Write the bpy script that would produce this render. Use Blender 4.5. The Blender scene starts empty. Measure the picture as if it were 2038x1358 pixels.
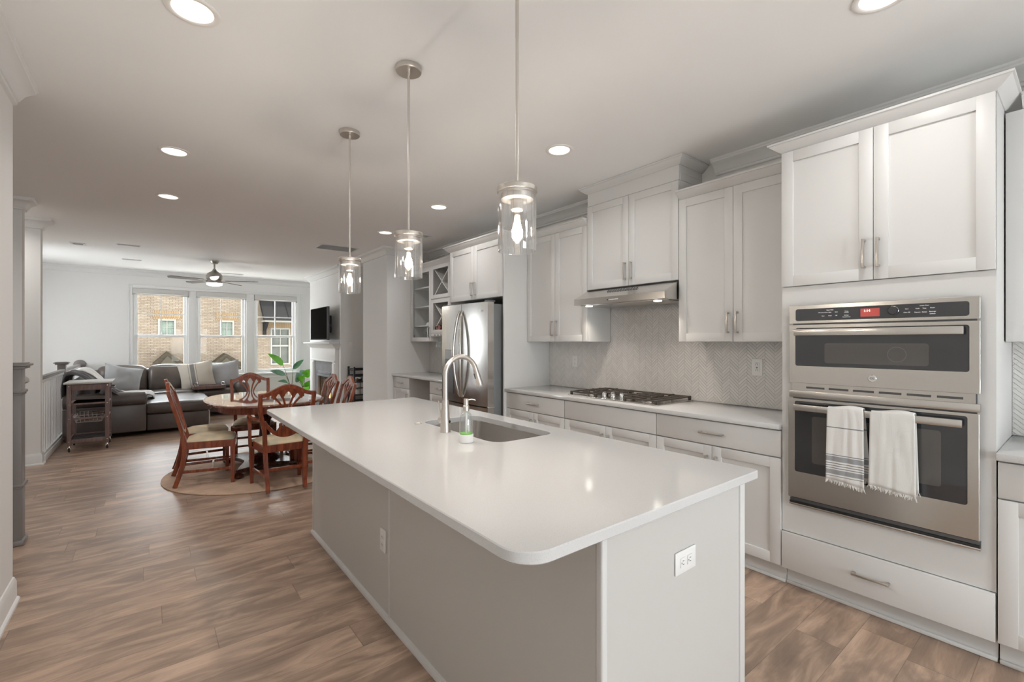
import bpy, bmesh, math, random
from mathutils import Vector, Matrix, noise
random.seed(7)
R = math.radians
SC = bpy.context.scene
COL = SC.collection

# ------------------------------------------------------------------ camera, sky, exposure
YAW = 38.22
HC = 1.38
cam_d = bpy.data.cameras.new('camera')
cam = bpy.data.objects.new('camera', cam_d)
COL.objects.link(cam)
cam.location = (0, 0, HC)
cam.rotation_euler = (R(90), 0, R(-YAW))
cam_d.sensor_width = 36
cam_d.lens = 36 * 916.4 / 2038
cam_d.shift_y = 0.0005
cam_d.clip_start = 0.02
cam_d.clip_end = 200
SC.camera = cam

W = bpy.data.worlds.new('world')
SC.world = W
W.use_nodes = True
bg = W.node_tree.nodes['Background']
bg.inputs['Color'].default_value = (0.92, 0.965, 1.0, 1)
bg.inputs['Strength'].default_value = 12.5

sun_d = bpy.data.lights.new('sun', 'SUN')
sun_d.energy = 8.0
sun_d.angle = R(1)
sun_d.color = (1.0, 0.95, 0.88)
sun = bpy.data.objects.new('sun', sun_d)
COL.objects.link(sun)
sun.rotation_euler = Vector((-.50, .13, -.85)).to_track_quat('-Z', 'Y').to_euler()

SC.view_settings.view_transform = 'Standard'
SC.view_settings.look = 'None'
SC.view_settings.gamma = 1
SC.view_settings.use_curve_mapping = False
SC.view_settings.exposure = 0.5
SC.cycles.max_bounces = 10
SC.cycles.diffuse_bounces = 5
SC.cycles.glossy_bounces = 4
SC.cycles.transparent_max_bounces = 12
SC.cycles.caustics_reflective = False
SC.cycles.caustics_refractive = False
SC.cycles.sample_clamp_indirect = 4.0

CAN_W = 3.8          # power of each recessed lamp
BULB_W = 16.0          # power of each pendant bulb
WARM = (1.0, 0.965, 0.93)

CEIL = 2.743
XK = 3.39             # kitchen wall
XR = 3.42             # outer wall of the living end
YW = 11.33            # window wall
YB = -3.0             # wall behind the camera


# ------------------------------------------------------------------ node helpers
def new_mat(name):
    m = bpy.data.materials.new(name)
    m.use_nodes = True
    nt = m.node_tree
    return m, nt, nt.nodes['Principled BSDF']


def nd(nt, typ, ins=None, **props):
    n = nt.nodes.new(typ)
    for k, v in props.items():
        setattr(n, k, v)
    for k, v in (ins or {}).items():
        s = n.inputs[k]
        if isinstance(v, bpy.types.NodeSocket):
            nt.links.new(v, s)
        else:
            s.default_value = v
    return n


def mth(nt, op, a, b=0.0, c=None):
    d = {0: a, 1: b}
    if c is not None:
        d[2] = c
    return nd(nt, 'ShaderNodeMath', d, operation=op).outputs[0]


def c4(c):
    return (c[0], c[1], c[2], 1)


def s2l(r, g, b):
    def f(u):
        u /= 255
        return u / 12.92 if u <= 0.04045 else ((u + 0.055) / 1.055) ** 2.4
    return (f(r), f(g), f(b))


def plain(name, col, rough=0.5, metal=0.0, spec=None, coat=0.0, bump=0.0, bscale=60, var=0.0, vscale=8, stretch=None):
    m, nt, p = new_mat(name)
    p.inputs['Base Color'].default_value = c4(col)
    p.inputs['Roughness'].default_value = rough
    p.inputs['Metallic'].default_value = metal
    if spec is not None:
        p.inputs['Specular IOR Level'].default_value = spec
    if coat:
        p.inputs['Coat Weight'].default_value = coat
        p.inputs['Coat Roughness'].default_value = 0.08
    tc = nd(nt, 'ShaderNodeTexCoord').outputs['Object']
    if stretch:
        tc = nd(nt, 'ShaderNodeMapping', {'Vector': tc, 'Scale': stretch}).outputs[0]
    if var:
        n = nd(nt, 'ShaderNodeTexNoise', {'Vector': tc, 'Scale': vscale, 'Detail': 3.0})
        f = nd(nt, 'ShaderNodeMapRange', {'Value': n.outputs['Fac'], 'From Min': 0.3, 'From Max': 0.7, 'To Min': 1 - var, 'To Max': 1 + var}).outputs[0]
        mx = nd(nt, 'ShaderNodeVectorMath', {0: tuple(col), 'Scale': f}, operation='SCALE')
        nt.links.new(mx.outputs[0], p.inputs['Base Color'])
    if bump:
        n = nd(nt, 'ShaderNodeTexNoise', {'Vector': tc, 'Scale': bscale, 'Detail': 4.0})
        b = nd(nt, 'ShaderNodeBump', {'Height': n.outputs['Fac'], 'Strength': bump, 'Distance': 0.01})
        nt.links.new(b.outputs[0], p.inputs['Normal'])
    return m


def emis(name, col, st):
    m, nt, p = new_mat(name)
    p.inputs['Base Color'].default_value = c4(col)
    p.inputs['Emission Color'].default_value = c4(col)
    p.inputs['Emission Strength'].default_value = st
    return m


def thin_glass(name, tint=(1, 1, 1), refl=0.08, edge=0.6):
    m = bpy.data.materials.new(name)
    m.use_nodes = True
    nt = m.node_tree
    nt.nodes.clear()
    o = nd(nt, 'ShaderNodeOutputMaterial')
    t = nd(nt, 'ShaderNodeBsdfTransparent', {'Color': c4(tint)})
    g = nd(nt, 'ShaderNodeBsdfGlossy', {'Color': (1, 1, 1, 1), 'Roughness': 0.03})
    lw = nd(nt, 'ShaderNodeLayerWeight', {'Blend': 0.5})
    f = mth(nt, 'POWER', lw.outputs['Facing'], 3.0)
    f = mth(nt, 'MULTIPLY_ADD', f, edge, refl)
    mx = nd(nt, 'ShaderNodeMixShader', {0: f, 1: t.outputs[0], 2: g.outputs[0]})
    nt.links.new(mx.outputs[0], o.inputs[0])
    return m


def floor_material():
    m, nt, p = new_mat('oak plank floor')
    tc = nd(nt, 'ShaderNodeTexCoord').outputs['Object']
    s = nd(nt, 'ShaderNodeSeparateXYZ', {0: tc})
    x, y = s.outputs[0], s.outputs[1]
    WD, LN = 0.193, 1.22
    yr = mth(nt, 'DIVIDE', mth(nt, 'ADD', y, 0.07), WD)
    row = mth(nt, 'FLOOR', yr)
    fy = mth(nt, 'FRACT', yr)
    h = nd(nt, 'ShaderNodeTexWhiteNoise', {'W': row}, noise_dimensions='1D').outputs['Value']
    u = mth(nt, 'ADD', mth(nt, 'DIVIDE', x, LN), h)
    idx = mth(nt, 'FLOOR', u)
    fu = mth(nt, 'FRACT', u)
    cv = nd(nt, 'ShaderNodeCombineXYZ', {0: idx, 1: row, 2: 0.0}).outputs[0]
    wn = nd(nt, 'ShaderNodeTexWhiteNoise', {'Vector': cv}, noise_dimensions='3D')
    rnd = wn.outputs['Value']
    # long grain
    off = mth(nt, 'MULTIPLY', rnd, 37.0)
    gv = nd(nt, 'ShaderNodeCombineXYZ', {0: mth(nt, 'MULTIPLY', x, 1.7), 1: mth(nt, 'MULTIPLY', y, 7.0), 2: off}).outputs[0]
    g1 = nd(nt, 'ShaderNodeTexNoise', {'Vector': gv, 'Scale': 1.3, 'Detail': 5.0, 'Roughness': 0.6, 'Distortion': 0.9}).outputs['Fac']
    gv2 = nd(nt, 'ShaderNodeCombineXYZ', {0: mth(nt, 'MULTIPLY', x, 3.0), 1: mth(nt, 'MULTIPLY', y, 60.0), 2: off}).outputs[0]
    g2 = nd(nt, 'ShaderNodeTexNoise', {'Vector': gv2, 'Scale': 1.5, 'Detail': 4.0, 'Distortion': 1.2}).outputs['Fac']
    ramp = nd(nt, 'ShaderNodeValToRGB', {0: g1})
    cr = ramp.color_ramp
    cr.elements[0].position = 0.24
    cr.elements[0].color = c4(s2l(128, 110, 98))
    cr.elements[1].position = 0.66
    cr.elements[1].color = c4(s2l(194, 167, 146))
    e = cr.elements.new(0.45)
    e.color = c4(s2l(154, 131, 114))
    e = cr.elements.new(0.55)
    e.color = c4(s2l(174, 149, 130))
    # knots
    kv = nd(nt, 'ShaderNodeCombineXYZ', {0: mth(nt, 'MULTIPLY', x, 1.6), 1: mth(nt, 'MULTIPLY', y, 3.6), 2: 0.0}).outputs[0]
    vo = nd(nt, 'ShaderNodeTexVoronoi', {'Vector': kv, 'Scale': 1.0, 'Randomness': 1.0})
    kd = nd(nt, 'ShaderNodeMapRange', {'Value': vo.outputs['Distance'], 'From Min': 0.02, 'From Max': 0.17, 'To Min': 0.62, 'To Max': 1.0}).outputs[0]
    tone = nd(nt, 'ShaderNodeMapRange', {'Value': rnd, 'To Min': 0.93, 'To Max': 1.09}).outputs[0]
    fine = nd(nt, 'ShaderNodeMapRange', {'Value': g2, 'From Min': 0.3, 'From Max': 0.7, 'To Min': 0.92, 'To Max': 1.07}).outputs[0]
    seam = mth(nt, 'MULTIPLY', mth(nt, 'GREATER_THAN', fy, 0.012), mth(nt, 'GREATER_THAN', fu, 0.0024))
    seam = mth(nt, 'MULTIPLY_ADD', seam, 0.42, 0.58)
    k = mth(nt, 'MULTIPLY', mth(nt, 'MULTIPLY', tone, fine), mth(nt, 'MULTIPLY', kd, seam))
    v = nd(nt, 'ShaderNodeVectorMath', {0: ramp.outputs[0], 'Scale': k}, operation='SCALE').outputs[0]
    nt.links.new(v, p.inputs['Base Color'])
    rr = nd(nt, 'ShaderNodeMapRange', {'Value': g1, 'To Min': 0.26, 'To Max': 0.40}).outputs[0]
    nt.links.new(rr, p.inputs['Roughness'])
    b = nd(nt, 'ShaderNodeBump', {'Height': mth(nt, 'MULTIPLY', seam, fine), 'Strength': 0.06, 'Distance': 0.003})
    nt.links.new(b.outputs[0], p.inputs['Normal'])
    return m


def brick_material(name, c1, c2, mortar, axis='XZ', w=0.155, h=0.049, soldier=False):
    m, nt, p = new_mat(name)
    tc = nd(nt, 'ShaderNodeTexCoord').outputs['Object']
    s = nd(nt, 'ShaderNodeSeparateXYZ', {0: tc})
    v = nd(nt, 'ShaderNodeCombineXYZ', {0: s.outputs[0], 1: s.outputs[2], 2: 0.0}).outputs[0]
    b = nd(nt, 'ShaderNodeTexBrick', {'Vector': v, 'Color1': c4(c1), 'Color2': c4(c2), 'Mortar': c4(mortar), 'Scale': 1.0,
                                      'Mortar Size': 0.0055, 'Mortar Smooth': 0.1, 'Bias': 0.0, 'Brick Width': w, 'Row Height': h})
    n = nd(nt, 'ShaderNodeTexNoise', {'Vector': tc, 'Scale': 1.4, 'Detail': 4.0})
    f = nd(nt, 'ShaderNodeMapRange', {'Value': n.outputs['Fac'], 'From Min': 0.3, 'From Max': 0.7, 'To Min': 0.86, 'To Max': 1.1}).outputs[0]
    vv = nd(nt, 'ShaderNodeVectorMath', {0: b.outputs[0], 'Scale': f}, operation='SCALE').outputs[0]
    nt.links.new(vv, p.inputs['Base Color'])
    p.inputs['Roughness'].default_value = 0.9
    p.inputs['Specular IOR Level'].default_value = 0.1
    return m


def stripes_material(name, base, rough=0.9, axis=2, bands=(), weave=0.25):
    """plain cloth with straight woven bands at given local positions along one axis: bands = (from, to, colour)"""
    m, nt, p = new_mat(name)
    tc = nd(nt, 'ShaderNodeTexCoord').outputs['Object']
    s = nd(nt, 'ShaderNodeSeparateXYZ', {0: tc}).outputs[axis]
    col = nd(nt, 'ShaderNodeRGB')
    col.outputs[0].default_value = c4(base)
    cur = col.outputs[0]
    for a, b, c in bands:
        k = mth(nt, 'MULTIPLY', mth(nt, 'GREATER_THAN', s, a), mth(nt, 'LESS_THAN', s, b))
        cur = nd(nt, 'ShaderNodeMix', {0: k, 6: cur, 7: c4(c)}, data_type='RGBA').outputs[2]
    nt.links.new(cur, p.inputs['Base Color'])
    p.inputs['Roughness'].default_value = rough
    p.inputs['Sheen Weight'].default_value = 0.2
    n = nd(nt, 'ShaderNodeTexNoise', {'Vector': tc, 'Scale': 260.0, 'Detail': 2.0})
    b = nd(nt, 'ShaderNodeBump', {'Height': n.outputs['Fac'], 'Strength': weave, 'Distance': 0.004})
    nt.links.new(b.outputs[0], p.inputs['Normal'])
    return m


def steel_material(name, col=(0.60, 0.58, 0.55), rough=0.24, stretch=(2, 2, 90), amt=0.06):
    m, nt, p = new_mat(name)
    p.inputs['Base Color'].default_value = c4(col)
    p.inputs['Metallic'].default_value = 1.0
    tc = nd(nt, 'ShaderNodeTexCoord').outputs['Object']
    mp = nd(nt, 'ShaderNodeMapping', {'Vector': tc, 'Scale': stretch}).outputs[0]
    n = nd(nt, 'ShaderNodeTexNoise', {'Vector': mp, 'Scale': 6.0, 'Detail': 4.0})
    r = nd(nt, 'ShaderNodeMapRange', {'Value': n.outputs['Fac'], 'To Min': rough - amt, 'To Max': rough + amt}).outputs[0]
    nt.links.new(r, p.inputs['Roughness'])
    b = nd(nt, 'ShaderNodeBump', {'Height': n.outputs['Fac'], 'Strength': 0.03, 'Distance': 0.002})
    nt.links.new(b.outputs[0], p.inputs['Normal'])
    return m


def wood_material(name, c1, c2, rough=0.25, coat=0.4, stretch=(14, 14, 1.5), scale=3.0):
    m, nt, p = new_mat(name)
    tc = nd(nt, 'ShaderNodeTexCoord').outputs['Object']
    mp = nd(nt, 'ShaderNodeMapping', {'Vector': tc, 'Scale': stretch}).outputs[0]
    n = nd(nt, 'ShaderNodeTexNoise', {'Vector': mp, 'Scale': scale, 'Detail': 4.0, 'Distortion': 0.6})
    r = nd(nt, 'ShaderNodeValToRGB', {0: n.outputs['Fac']})
    r.color_ramp.elements[0].position = 0.3
    r.color_ramp.elements[0].color = c4(c1)
    r.color_ramp.elements[1].position = 0.7
    r.color_ramp.elements[1].color = c4(c2)
    nt.links.new(r.outputs[0], p.inputs['Base Color'])
    p.inputs['Roughness'].default_value = rough
    p.inputs['Coat Weight'].default_value = coat
    p.inputs['Coat Roughness'].default_value = 0.12
    return m


def tile_material():
    m, nt, p = new_mat('herringbone tile')
    g = nd(nt, 'ShaderNodeNewGeometry')
    ri = g.outputs['Random Per Island']
    r = nd(nt, 'ShaderNodeValToRGB', {0: ri})
    r.color_ramp.elements[0].color = c4((0.67, 0.655, 0.635))
    r.color_ramp.elements[1].color = c4((0.735, 0.72, 0.70))
    nt.links.new(r.outputs[0], p.inputs['Base Color'])
    p.inputs['Roughness'].default_value = 0.28
    return m


def quartz_material():
    m, nt, p = new_mat('white quartz')
    tc = nd(nt, 'ShaderNodeTexCoord').outputs['Object']
    n = nd(nt, 'ShaderNodeTexNoise', {'Vector': tc, 'Scale': 420.0, 'Detail': 1.0})
    r = nd(nt, 'ShaderNodeValToRGB', {0: n.outputs['Fac']})
    r.color_ramp.elements[0].position = 0.30
    r.color_ramp.elements[0].color = c4((0.53, 0.529, 0.526))
    r.color_ramp.elements[1].position = 0.42
    r.color_ramp.elements[1].color = c4((0.61, 0.61, 0.608))
    nt.links.new(r.outputs[0], p.inputs['Base Color'])
    p.inputs['Roughness'].default_value = 0.10
    p.inputs['Specular IOR Level'].default_value = 0.5
    return m


def rug_material():
    m, nt, p = new_mat('jute rug weave')
    tc = nd(nt, 'ShaderNodeTexCoord').outputs['Object']
    mp = nd(nt, 'ShaderNodeMapping', {'Vector': tc, 'Scale': (2.0, 26.0, 1.0)}).outputs[0]
    wv = nd(nt, 'ShaderNodeTexNoise', {'Vector': mp, 'Scale': 3.0, 'Detail': 4.0})
    n = nd(nt, 'ShaderNodeTexNoise', {'Vector': tc, 'Scale': 7.0, 'Detail': 4.0})
    a = nd(nt, 'ShaderNodeMix', {0: wv.outputs['Fac'], 6: c4(s2l(184, 156, 134)), 7: c4(s2l(220, 192, 168))}, data_type='RGBA').outputs[2]
    f = nd(nt, 'ShaderNodeMapRange', {'Value': n.outputs['Fac'], 'From Min': 0.3, 'From Max': 0.7, 'To Min': 0.84, 'To Max': 1.1}).outputs[0]
    v = nd(nt, 'ShaderNodeVectorMath', {0: a, 'Scale': f}, operation='SCALE').outputs[0]
    nt.links.new(v, p.inputs['Base Color'])
    p.inputs['Roughness'].default_value = 0.95
    return m


def seat_material():
    m, nt, p = new_mat('patterned seat cloth')
    tc = nd(nt, 'ShaderNodeTexCoord').outputs['Object']
    s = nd(nt, 'ShaderNodeSeparateXYZ', {0: tc})
    d = mth(nt, 'ADD', mth(nt, 'ABSOLUTE', s.outputs[0]), s.outputs[1])
    st = mth(nt, 'FRACT', mth(nt, 'MULTIPLY', d, 95.0))
    k = mth(nt, 'GREATER_THAN', st, 0.5)
    n = nd(nt, 'ShaderNodeTexNoise', {'Vector': tc, 'Scale': 7.0, 'Detail': 1.0})
    r = nd(nt, 'ShaderNodeValToRGB', {0: n.outputs['Fac']})
    r.color_ramp.elements[0].position = 0.4
    r.color_ramp.elements[0].color = c4(s2l(180, 174, 150))
    r.color_ramp.elements[1].position = 0.6
    r.color_ramp.elements[1].color = c4(s2l(222, 202, 166))
    a = nd(nt, 'ShaderNodeMix', {0: mth(nt, 'MULTIPLY', k, 0.5), 6: r.outputs[0], 7: c4(s2l(236, 224, 198))}, data_type='RGBA').outputs[2]
    nt.links.new(a, p.inputs['Base Color'])
    p.inputs['Roughness'].default_value = 0.85
    return m


MT = dict(
    wall=plain('wall paint', (0.77, 0.765, 0.75), 0.85, bump=0.03, bscale=300),
    ceil=plain('ceiling paint', (0.87, 0.866, 0.856), 0.9, bump=0.03, bscale=260),
    trim=plain('white trim paint', (0.76, 0.76, 0.75), 0.42),
    cab=plain('cabinet paint', (0.655, 0.652, 0.642), 0.40),
    cabin=plain('cabinet interior', (0.42, 0.41, 0.395), 0.6),
    isl=plain('island paint', (0.56, 0.55, 0.53), 0.42),
    quartz=quartz_material(),
    steel=steel_material('brushed stainless steel'),
    steelv=steel_material('fridge stainless steel', (0.62, 0.61, 0.59), 0.20, (90, 90, 2), 0.05),
    sink=steel_material('sink steel', (0.64, 0.615, 0.59), 0.30, (60, 60, 2)),
    nickel=plain('satin nickel', (0.65, 0.61, 0.565), 0.34, 1.0),
    pull=plain('brushed pull metal', (0.60, 0.57, 0.53), 0.32, 1.0),
    chrome=plain('chrome', (0.8, 0.8, 0.8), 0.08, 1.0),
    dgrey=plain('dark grey metal', (0.16, 0.165, 0.17), 0.35, 0.6),
    blackgl=plain('black oven glass', (0.030, 0.032, 0.036), 0.04, 0.0, spec=0.9),
    ovenwin=plain('oven window mesh', (0.085, 0.08, 0.075), 0.10, 0.0, spec=0.8),
    black=plain('black plastic', (0.012, 0.012, 0.012), 0.35),
    iron=plain('cast iron grate', (0.065, 0.052, 0.044), 0.5),
    white=plain('white plastic', (0.80, 0.80, 0.79), 0.35),
    slot=plain('outlet slot', (0.08, 0.08, 0.08), 0.6),
    ctext=emis('panel lettering', (0.75, 0.75, 0.75), 0.35),
    disp=emis('red oven display', (0.36, 0.06, 0.05), 0.35),
    disptx=emis('display digits', (1.0, 0.85, 0.75), 1.2),
    glass=thin_glass('pane glass', (0.97, 0.98, 0.98), 0.004, 0.2),
    pglass=thin_glass('pendant glass', (0.94, 0.94, 0.94), 0.14, 0.95),
    cglass=thin_glass('clear glass', (0.93, 0.95, 0.95), 0.08, 0.8),
    bulb=emis('glowing bulb', (1.0, 0.86, 0.68), 14.0),
    bulbglass=thin_glass('bulb glass', (1.0, 0.95, 0.9), 0.06, 0.5),
    can=emis('recessed lamp lens', (1.0, 0.95, 0.88), 7.0),
    canring=plain('recessed lamp trim', (0.82, 0.79, 0.76), 0.4),
    floor=floor_material(),
    tile=tile_material(),
    grout=plain('grout', (0.62, 0.605, 0.585), 0.8),
    mahog=wood_material('mahogany', (0.15, 0.032, 0.015), (0.32, 0.078, 0.032), 0.24, 0.5),
    mahogd=wood_material('dark mahogany', (0.030, 0.009, 0.006), (0.075, 0.020, 0.011), 0.22, 0.6),
    seat=seat_material(),
    rug=rug_material(),
    leather=plain('dark brown leather', (0.100, 0.083, 0.076), 0.33, bump=0.10, bscale=30, var=0.25, vscale=3),
    leather2=plain('worn brown leather', (0.125, 0.102, 0.088), 0.36, bump=0.14, bscale=40, var=0.35, vscale=3),
    piping=plain('pale piping', (0.6, 0.58, 0.55), 0.7),
    cartwood=wood_material('brown cart wood', (0.145, 0.092, 0.082), (0.225, 0.15, 0.135), 0.5, 0.0, (20, 20, 2)),
    carttop=plain('pale grey cart top', (0.55, 0.55, 0.52), 0.4),
    taupe=plain('taupe painted wood', (0.215, 0.195, 0.185), 0.45),
    greyf=plain('grey pillow cloth', (0.36, 0.365, 0.37), 0.95, bump=0.3, bscale=200, var=0.06, vscale=5),
    greyblk=plain('charcoal blanket', (0.14, 0.135, 0.14), 0.9, bump=0.3, bscale=120, var=0.2, vscale=8),
    whiteblk=plain('off white knit blanket', (0.60, 0.58, 0.55), 0.95, bump=0.5, bscale=110, var=0.06, vscale=12),
    brick=brick_material('tan brick', s2l(70, 61, 51), s2l(79, 71, 61), s2l(52, 43, 35)),
    brick2=brick_material('golden soldier brick', s2l(74, 59, 42), s2l(78, 65, 48), s2l(55, 42, 30), w=0.06, h=0.27),
    awn=plain('dark metal roof', (0.007, 0.0065, 0.0062), 0.9, spec=0.04),
    ext=plain('cream exterior trim', (0.085, 0.08, 0.068), 0.8, spec=0.1),
    shingle=plain('brown roof shingle', (0.014, 0.0115, 0.008), 0.95, spec=0.02, bump=0.4, bscale=30, var=0.2, vscale=10),
    extgl=plain('neighbour window glass', (0.025, 0.025, 0.02), 0.3, spec=0.1, var=0.35, vscale=3),
    extgreen=plain('neighbour window green glass', (0.05, 0.06, 0.048), 0.3, spec=0.1, var=0.25, vscale=4),
    blind=plain('roller blind cloth', (0.55, 0.54, 0.52), 0.8),
    leaf=plain('deep green leaf', (0.055, 0.17, 0.075), 0.4, var=0.3, vscale=6),
    leafb=plain('bright green leaf', (0.13, 0.42, 0.02), 0.35, var=0.2, vscale=9),
    leafg=plain('grey green leaf', (0.12, 0.22, 0.16), 0.4, var=0.3, vscale=9),
    stalk=plain('leaf stalk', (0.14, 0.16, 0.07), 0.5),
    pot=plain('pale ceramic pot', (0.6, 0.59, 0.57), 0.4),
    soil=plain('potting soil', (0.03, 0.022, 0.016), 0.95),
    slate=plain('slate grey fireplace tile', (0.215, 0.225, 0.24), 0.35, var=0.12, vscale=6),
    firebox=plain('black firebox', (0.02, 0.02, 0.02), 0.6),
    flame=emis('flame', (1.0, 0.42, 0.10), 3.0),
    tvs=plain('television screen', (0.003, 0.003, 0.003), 0.6, spec=0.01),
    tvb=plain('television bezel', (0.10, 0.10, 0.105), 0.4),
    soapg=plain('green soap', (0.16, 0.55, 0.04), 0.3),
    rubber=plain('black rubber', (0.02, 0.02, 0.02), 0.6),
    tread=plain('seat stretcher', (0.1, 0.1, 0.1), 0.5),
    bottle=plain('dark red bottle', (0.14, 0.02, 0.015), 0.15),
    fanblade=plain('grey fan blade', (0.13, 0.12, 0.11), 0.4),
    nickeld=plain('darker satin nickel', (0.42, 0.40, 0.37), 0.36, 1.0),
    fanlight=emis('fan lamp lens', (1.0, 0.95, 0.88), 5.0),
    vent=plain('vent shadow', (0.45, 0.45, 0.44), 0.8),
    towelw=stripes_material('white towel', (0.70, 0.70, 0.68), bands=()),
)
G = (0.20, 0.21, 0.23)
MT['towels'] = stripes_material('striped towel cloth', (0.72, 0.715, 0.70), bands=(
    (0.944, 0.949, G), (0.806, 0.810, G), (0.776, 0.801, (0.30, 0.31, 0.32)), (0.764, 0.768, G), (0.752, 0.756, G),
    (0.740, 0.744, G), (0.711, 0.734, (0.30, 0.31, 0.32)), (0.700, 0.703, G)))
MT['creamp'] = stripes_material('cream pillow cloth', (0.60, 0.555, 0.48), axis=0, bands=(
    (-0.115, -0.108, G), (-0.085, -0.020, (0.24, 0.235, 0.23)), (0.002, 0.009, G)), weave=0.35)


# ------------------------------------------------------------------ mesh builder
class M:
    def __init__(s):
        s.bm = bmesh.new()

    def box(s, x0, x1, y0, y1, z0, z1, b=0.0, seg=2):
        if x1 < x0: x0, x1 = x1, x0
        if y1 < y0: y0, y1 = y1, y0
        if z1 < z0: z0, z1 = z1, z0
        return s.obox(((x0 + x1) / 2, (y0 + y1) / 2, (z0 + z1) / 2), (x1 - x0, y1 - y0, z1 - z0), None, b, seg)

    def obox(s, c, size, rot=None, b=0.0, seg=2):
        mat = Matrix.Translation(c)
        if rot is not None:
            mat = mat @ rot.to_4x4()
        mat = mat @ Matrix.Diagonal((size[0], size[1], size[2], 1))
        r = bmesh.ops.create_cube(s.bm, size=1, matrix=mat)
        if b > 0:
            vs = r['verts']
            es = list({e for v in vs for e in v.link_edges})
            bmesh.ops.bevel(s.bm, geom=es, offset=min(b, min(size) * 0.45), segments=seg, profile=0.5, affect='EDGES')
        return s

    def ring(s, loops, closed_u=True, cap0=True, cap1=True):
        """skin a list of vertex loops (lists of points)"""
        L = [[s.bm.verts.new(p) for p in lp] for lp in loops]
        n = len(L[0])
        for a, b in zip(L, L[1:]):
            for i in range(n if closed_u else n - 1):
                j = (i + 1) % n
                s.bm.faces.new((a[i], a[j], b[j], b[i]))
        if cap0: s.bm.faces.new(L[0][::-1])
        if cap1: s.bm.faces.new(L[-1])
        return s

    def tube(s, pts, r, seg=10, closed=False, flat=None):
        pts = [Vector(p) for p in pts]
        n = len(pts)
        rs = r if isinstance(r, (list, tuple)) else [r] * n
        loops = []
        up = None
        for i, p in enumerate(pts):
            if closed:
                t = pts[(i + 1) % n] - pts[i - 1]
            else:
                t = pts[min(i + 1, n - 1)] - pts[max(i - 1, 0)]
            t.normalize()
            if up is None:
                a = Vector((0, 0, 1)) if abs(t.z) < 0.9 else Vector((1, 0, 0))
                up = (a - t * a.dot(t)).normalized()
            else:
                up = (up - t * up.dot(t)).normalized()
            sd = t.cross(up)
            loops.append([p + (up * math.cos(2 * math.pi * k / seg) + sd * math.sin(2 * math.pi * k / seg)) * rs[i] for k in range(seg)])
        if closed:
            loops.append(loops[0])
            s.ring(loops, True, False, False)
            bmesh.ops.remove_doubles(s.bm, verts=s.bm.verts, dist=1e-6)
        else:
            s.ring(loops)
        return s

    def bar(s, pts, w, d, nrm):
        """sweep a w x d rectangle along pts; nrm = fixed direction of the d side; w, d may be lists"""
        pts = [Vector(p) for p in pts]
        nrm = Vector(nrm).normalized()
        n = len(pts)
        ws = w if isinstance(w, (list, tuple)) else [w] * n
        ds = d if isinstance(d, (list, tuple)) else [d] * n
        loops = []
        for i, p in enumerate(pts):
            t = (pts[min(i + 1, n - 1)] - pts[max(i - 1, 0)]).normalized()
            sd = t.cross(nrm).normalized()
            nn = sd.cross(t).normalized()
            a, b = sd * ws[i] / 2, nn * ds[i] / 2
            loops.append([p + a + b, p - a + b, p - a - b, p + a - b])
        return s.ring(loops)

    def lathe(s, prof, c=(0, 0, 0), seg=32, mat=None, cap=True):
        loops = []
        for r, z in prof:
            lp = []
            for k in range(seg):
                a = 2 * math.pi * k / seg
                v = Vector((r * math.cos(a), r * math.sin(a), z))
                if mat is not None: v = mat @ v
                lp.append(v + Vector(c))
            loops.append(lp)
        return s.ring(loops, True, cap, cap)

    def prism(s, poly, h0, h1, axis='z'):
        f = {'z': lambda a, b, h: (a, b, h), 'y': lambda a, b, h: (a, h, b), 'x': lambda a, b, h: (h, a, b)}[axis]
        return s.ring([[f(a, b, h0) for a, b in poly], [f(a, b, h1) for a, b in poly]])

    def mold(s, path, prof, closed=False):
        """mitred moulding; prof = (out, z) with out to the right of travel"""
        P = [Vector((p[0], p[1])) for p in path]
        n = len(P)
        loops = []
        for i in range(n):
            dirs = []
            if i > 0 or closed: dirs.append((P[i] - P[i - 1]).normalized())
            if i < n - 1 or closed: dirs.append((P[(i + 1) % n] - P[i]).normalized())
            ns = [Vector((d.y, -d.x)) for d in dirs]
            if len(ns) == 2:
                b = (ns[0] + ns[1])
                m = b / (1 + ns[0].dot(ns[1]))
            else:
                m = ns[0]
            loops.append([(P[i].x + m.x * o, P[i].y + m.y * o, z) for o, z in prof])
        if closed:
            loops.append(loops[0])
            return s.ring(loops, True, False, False)
        return s.ring(loops)

    def surf(s, f, nu, nv):
        V = [[s.bm.verts.new(f(i / nu, j / nv)) for j in range(nv + 1)] for i in range(nu + 1)]
        for i in range(nu):
            for j in range(nv):
                s.bm.faces.new((V[i][j], V[i + 1][j], V[i + 1][j + 1], V[i][j + 1]))
        return s

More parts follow.
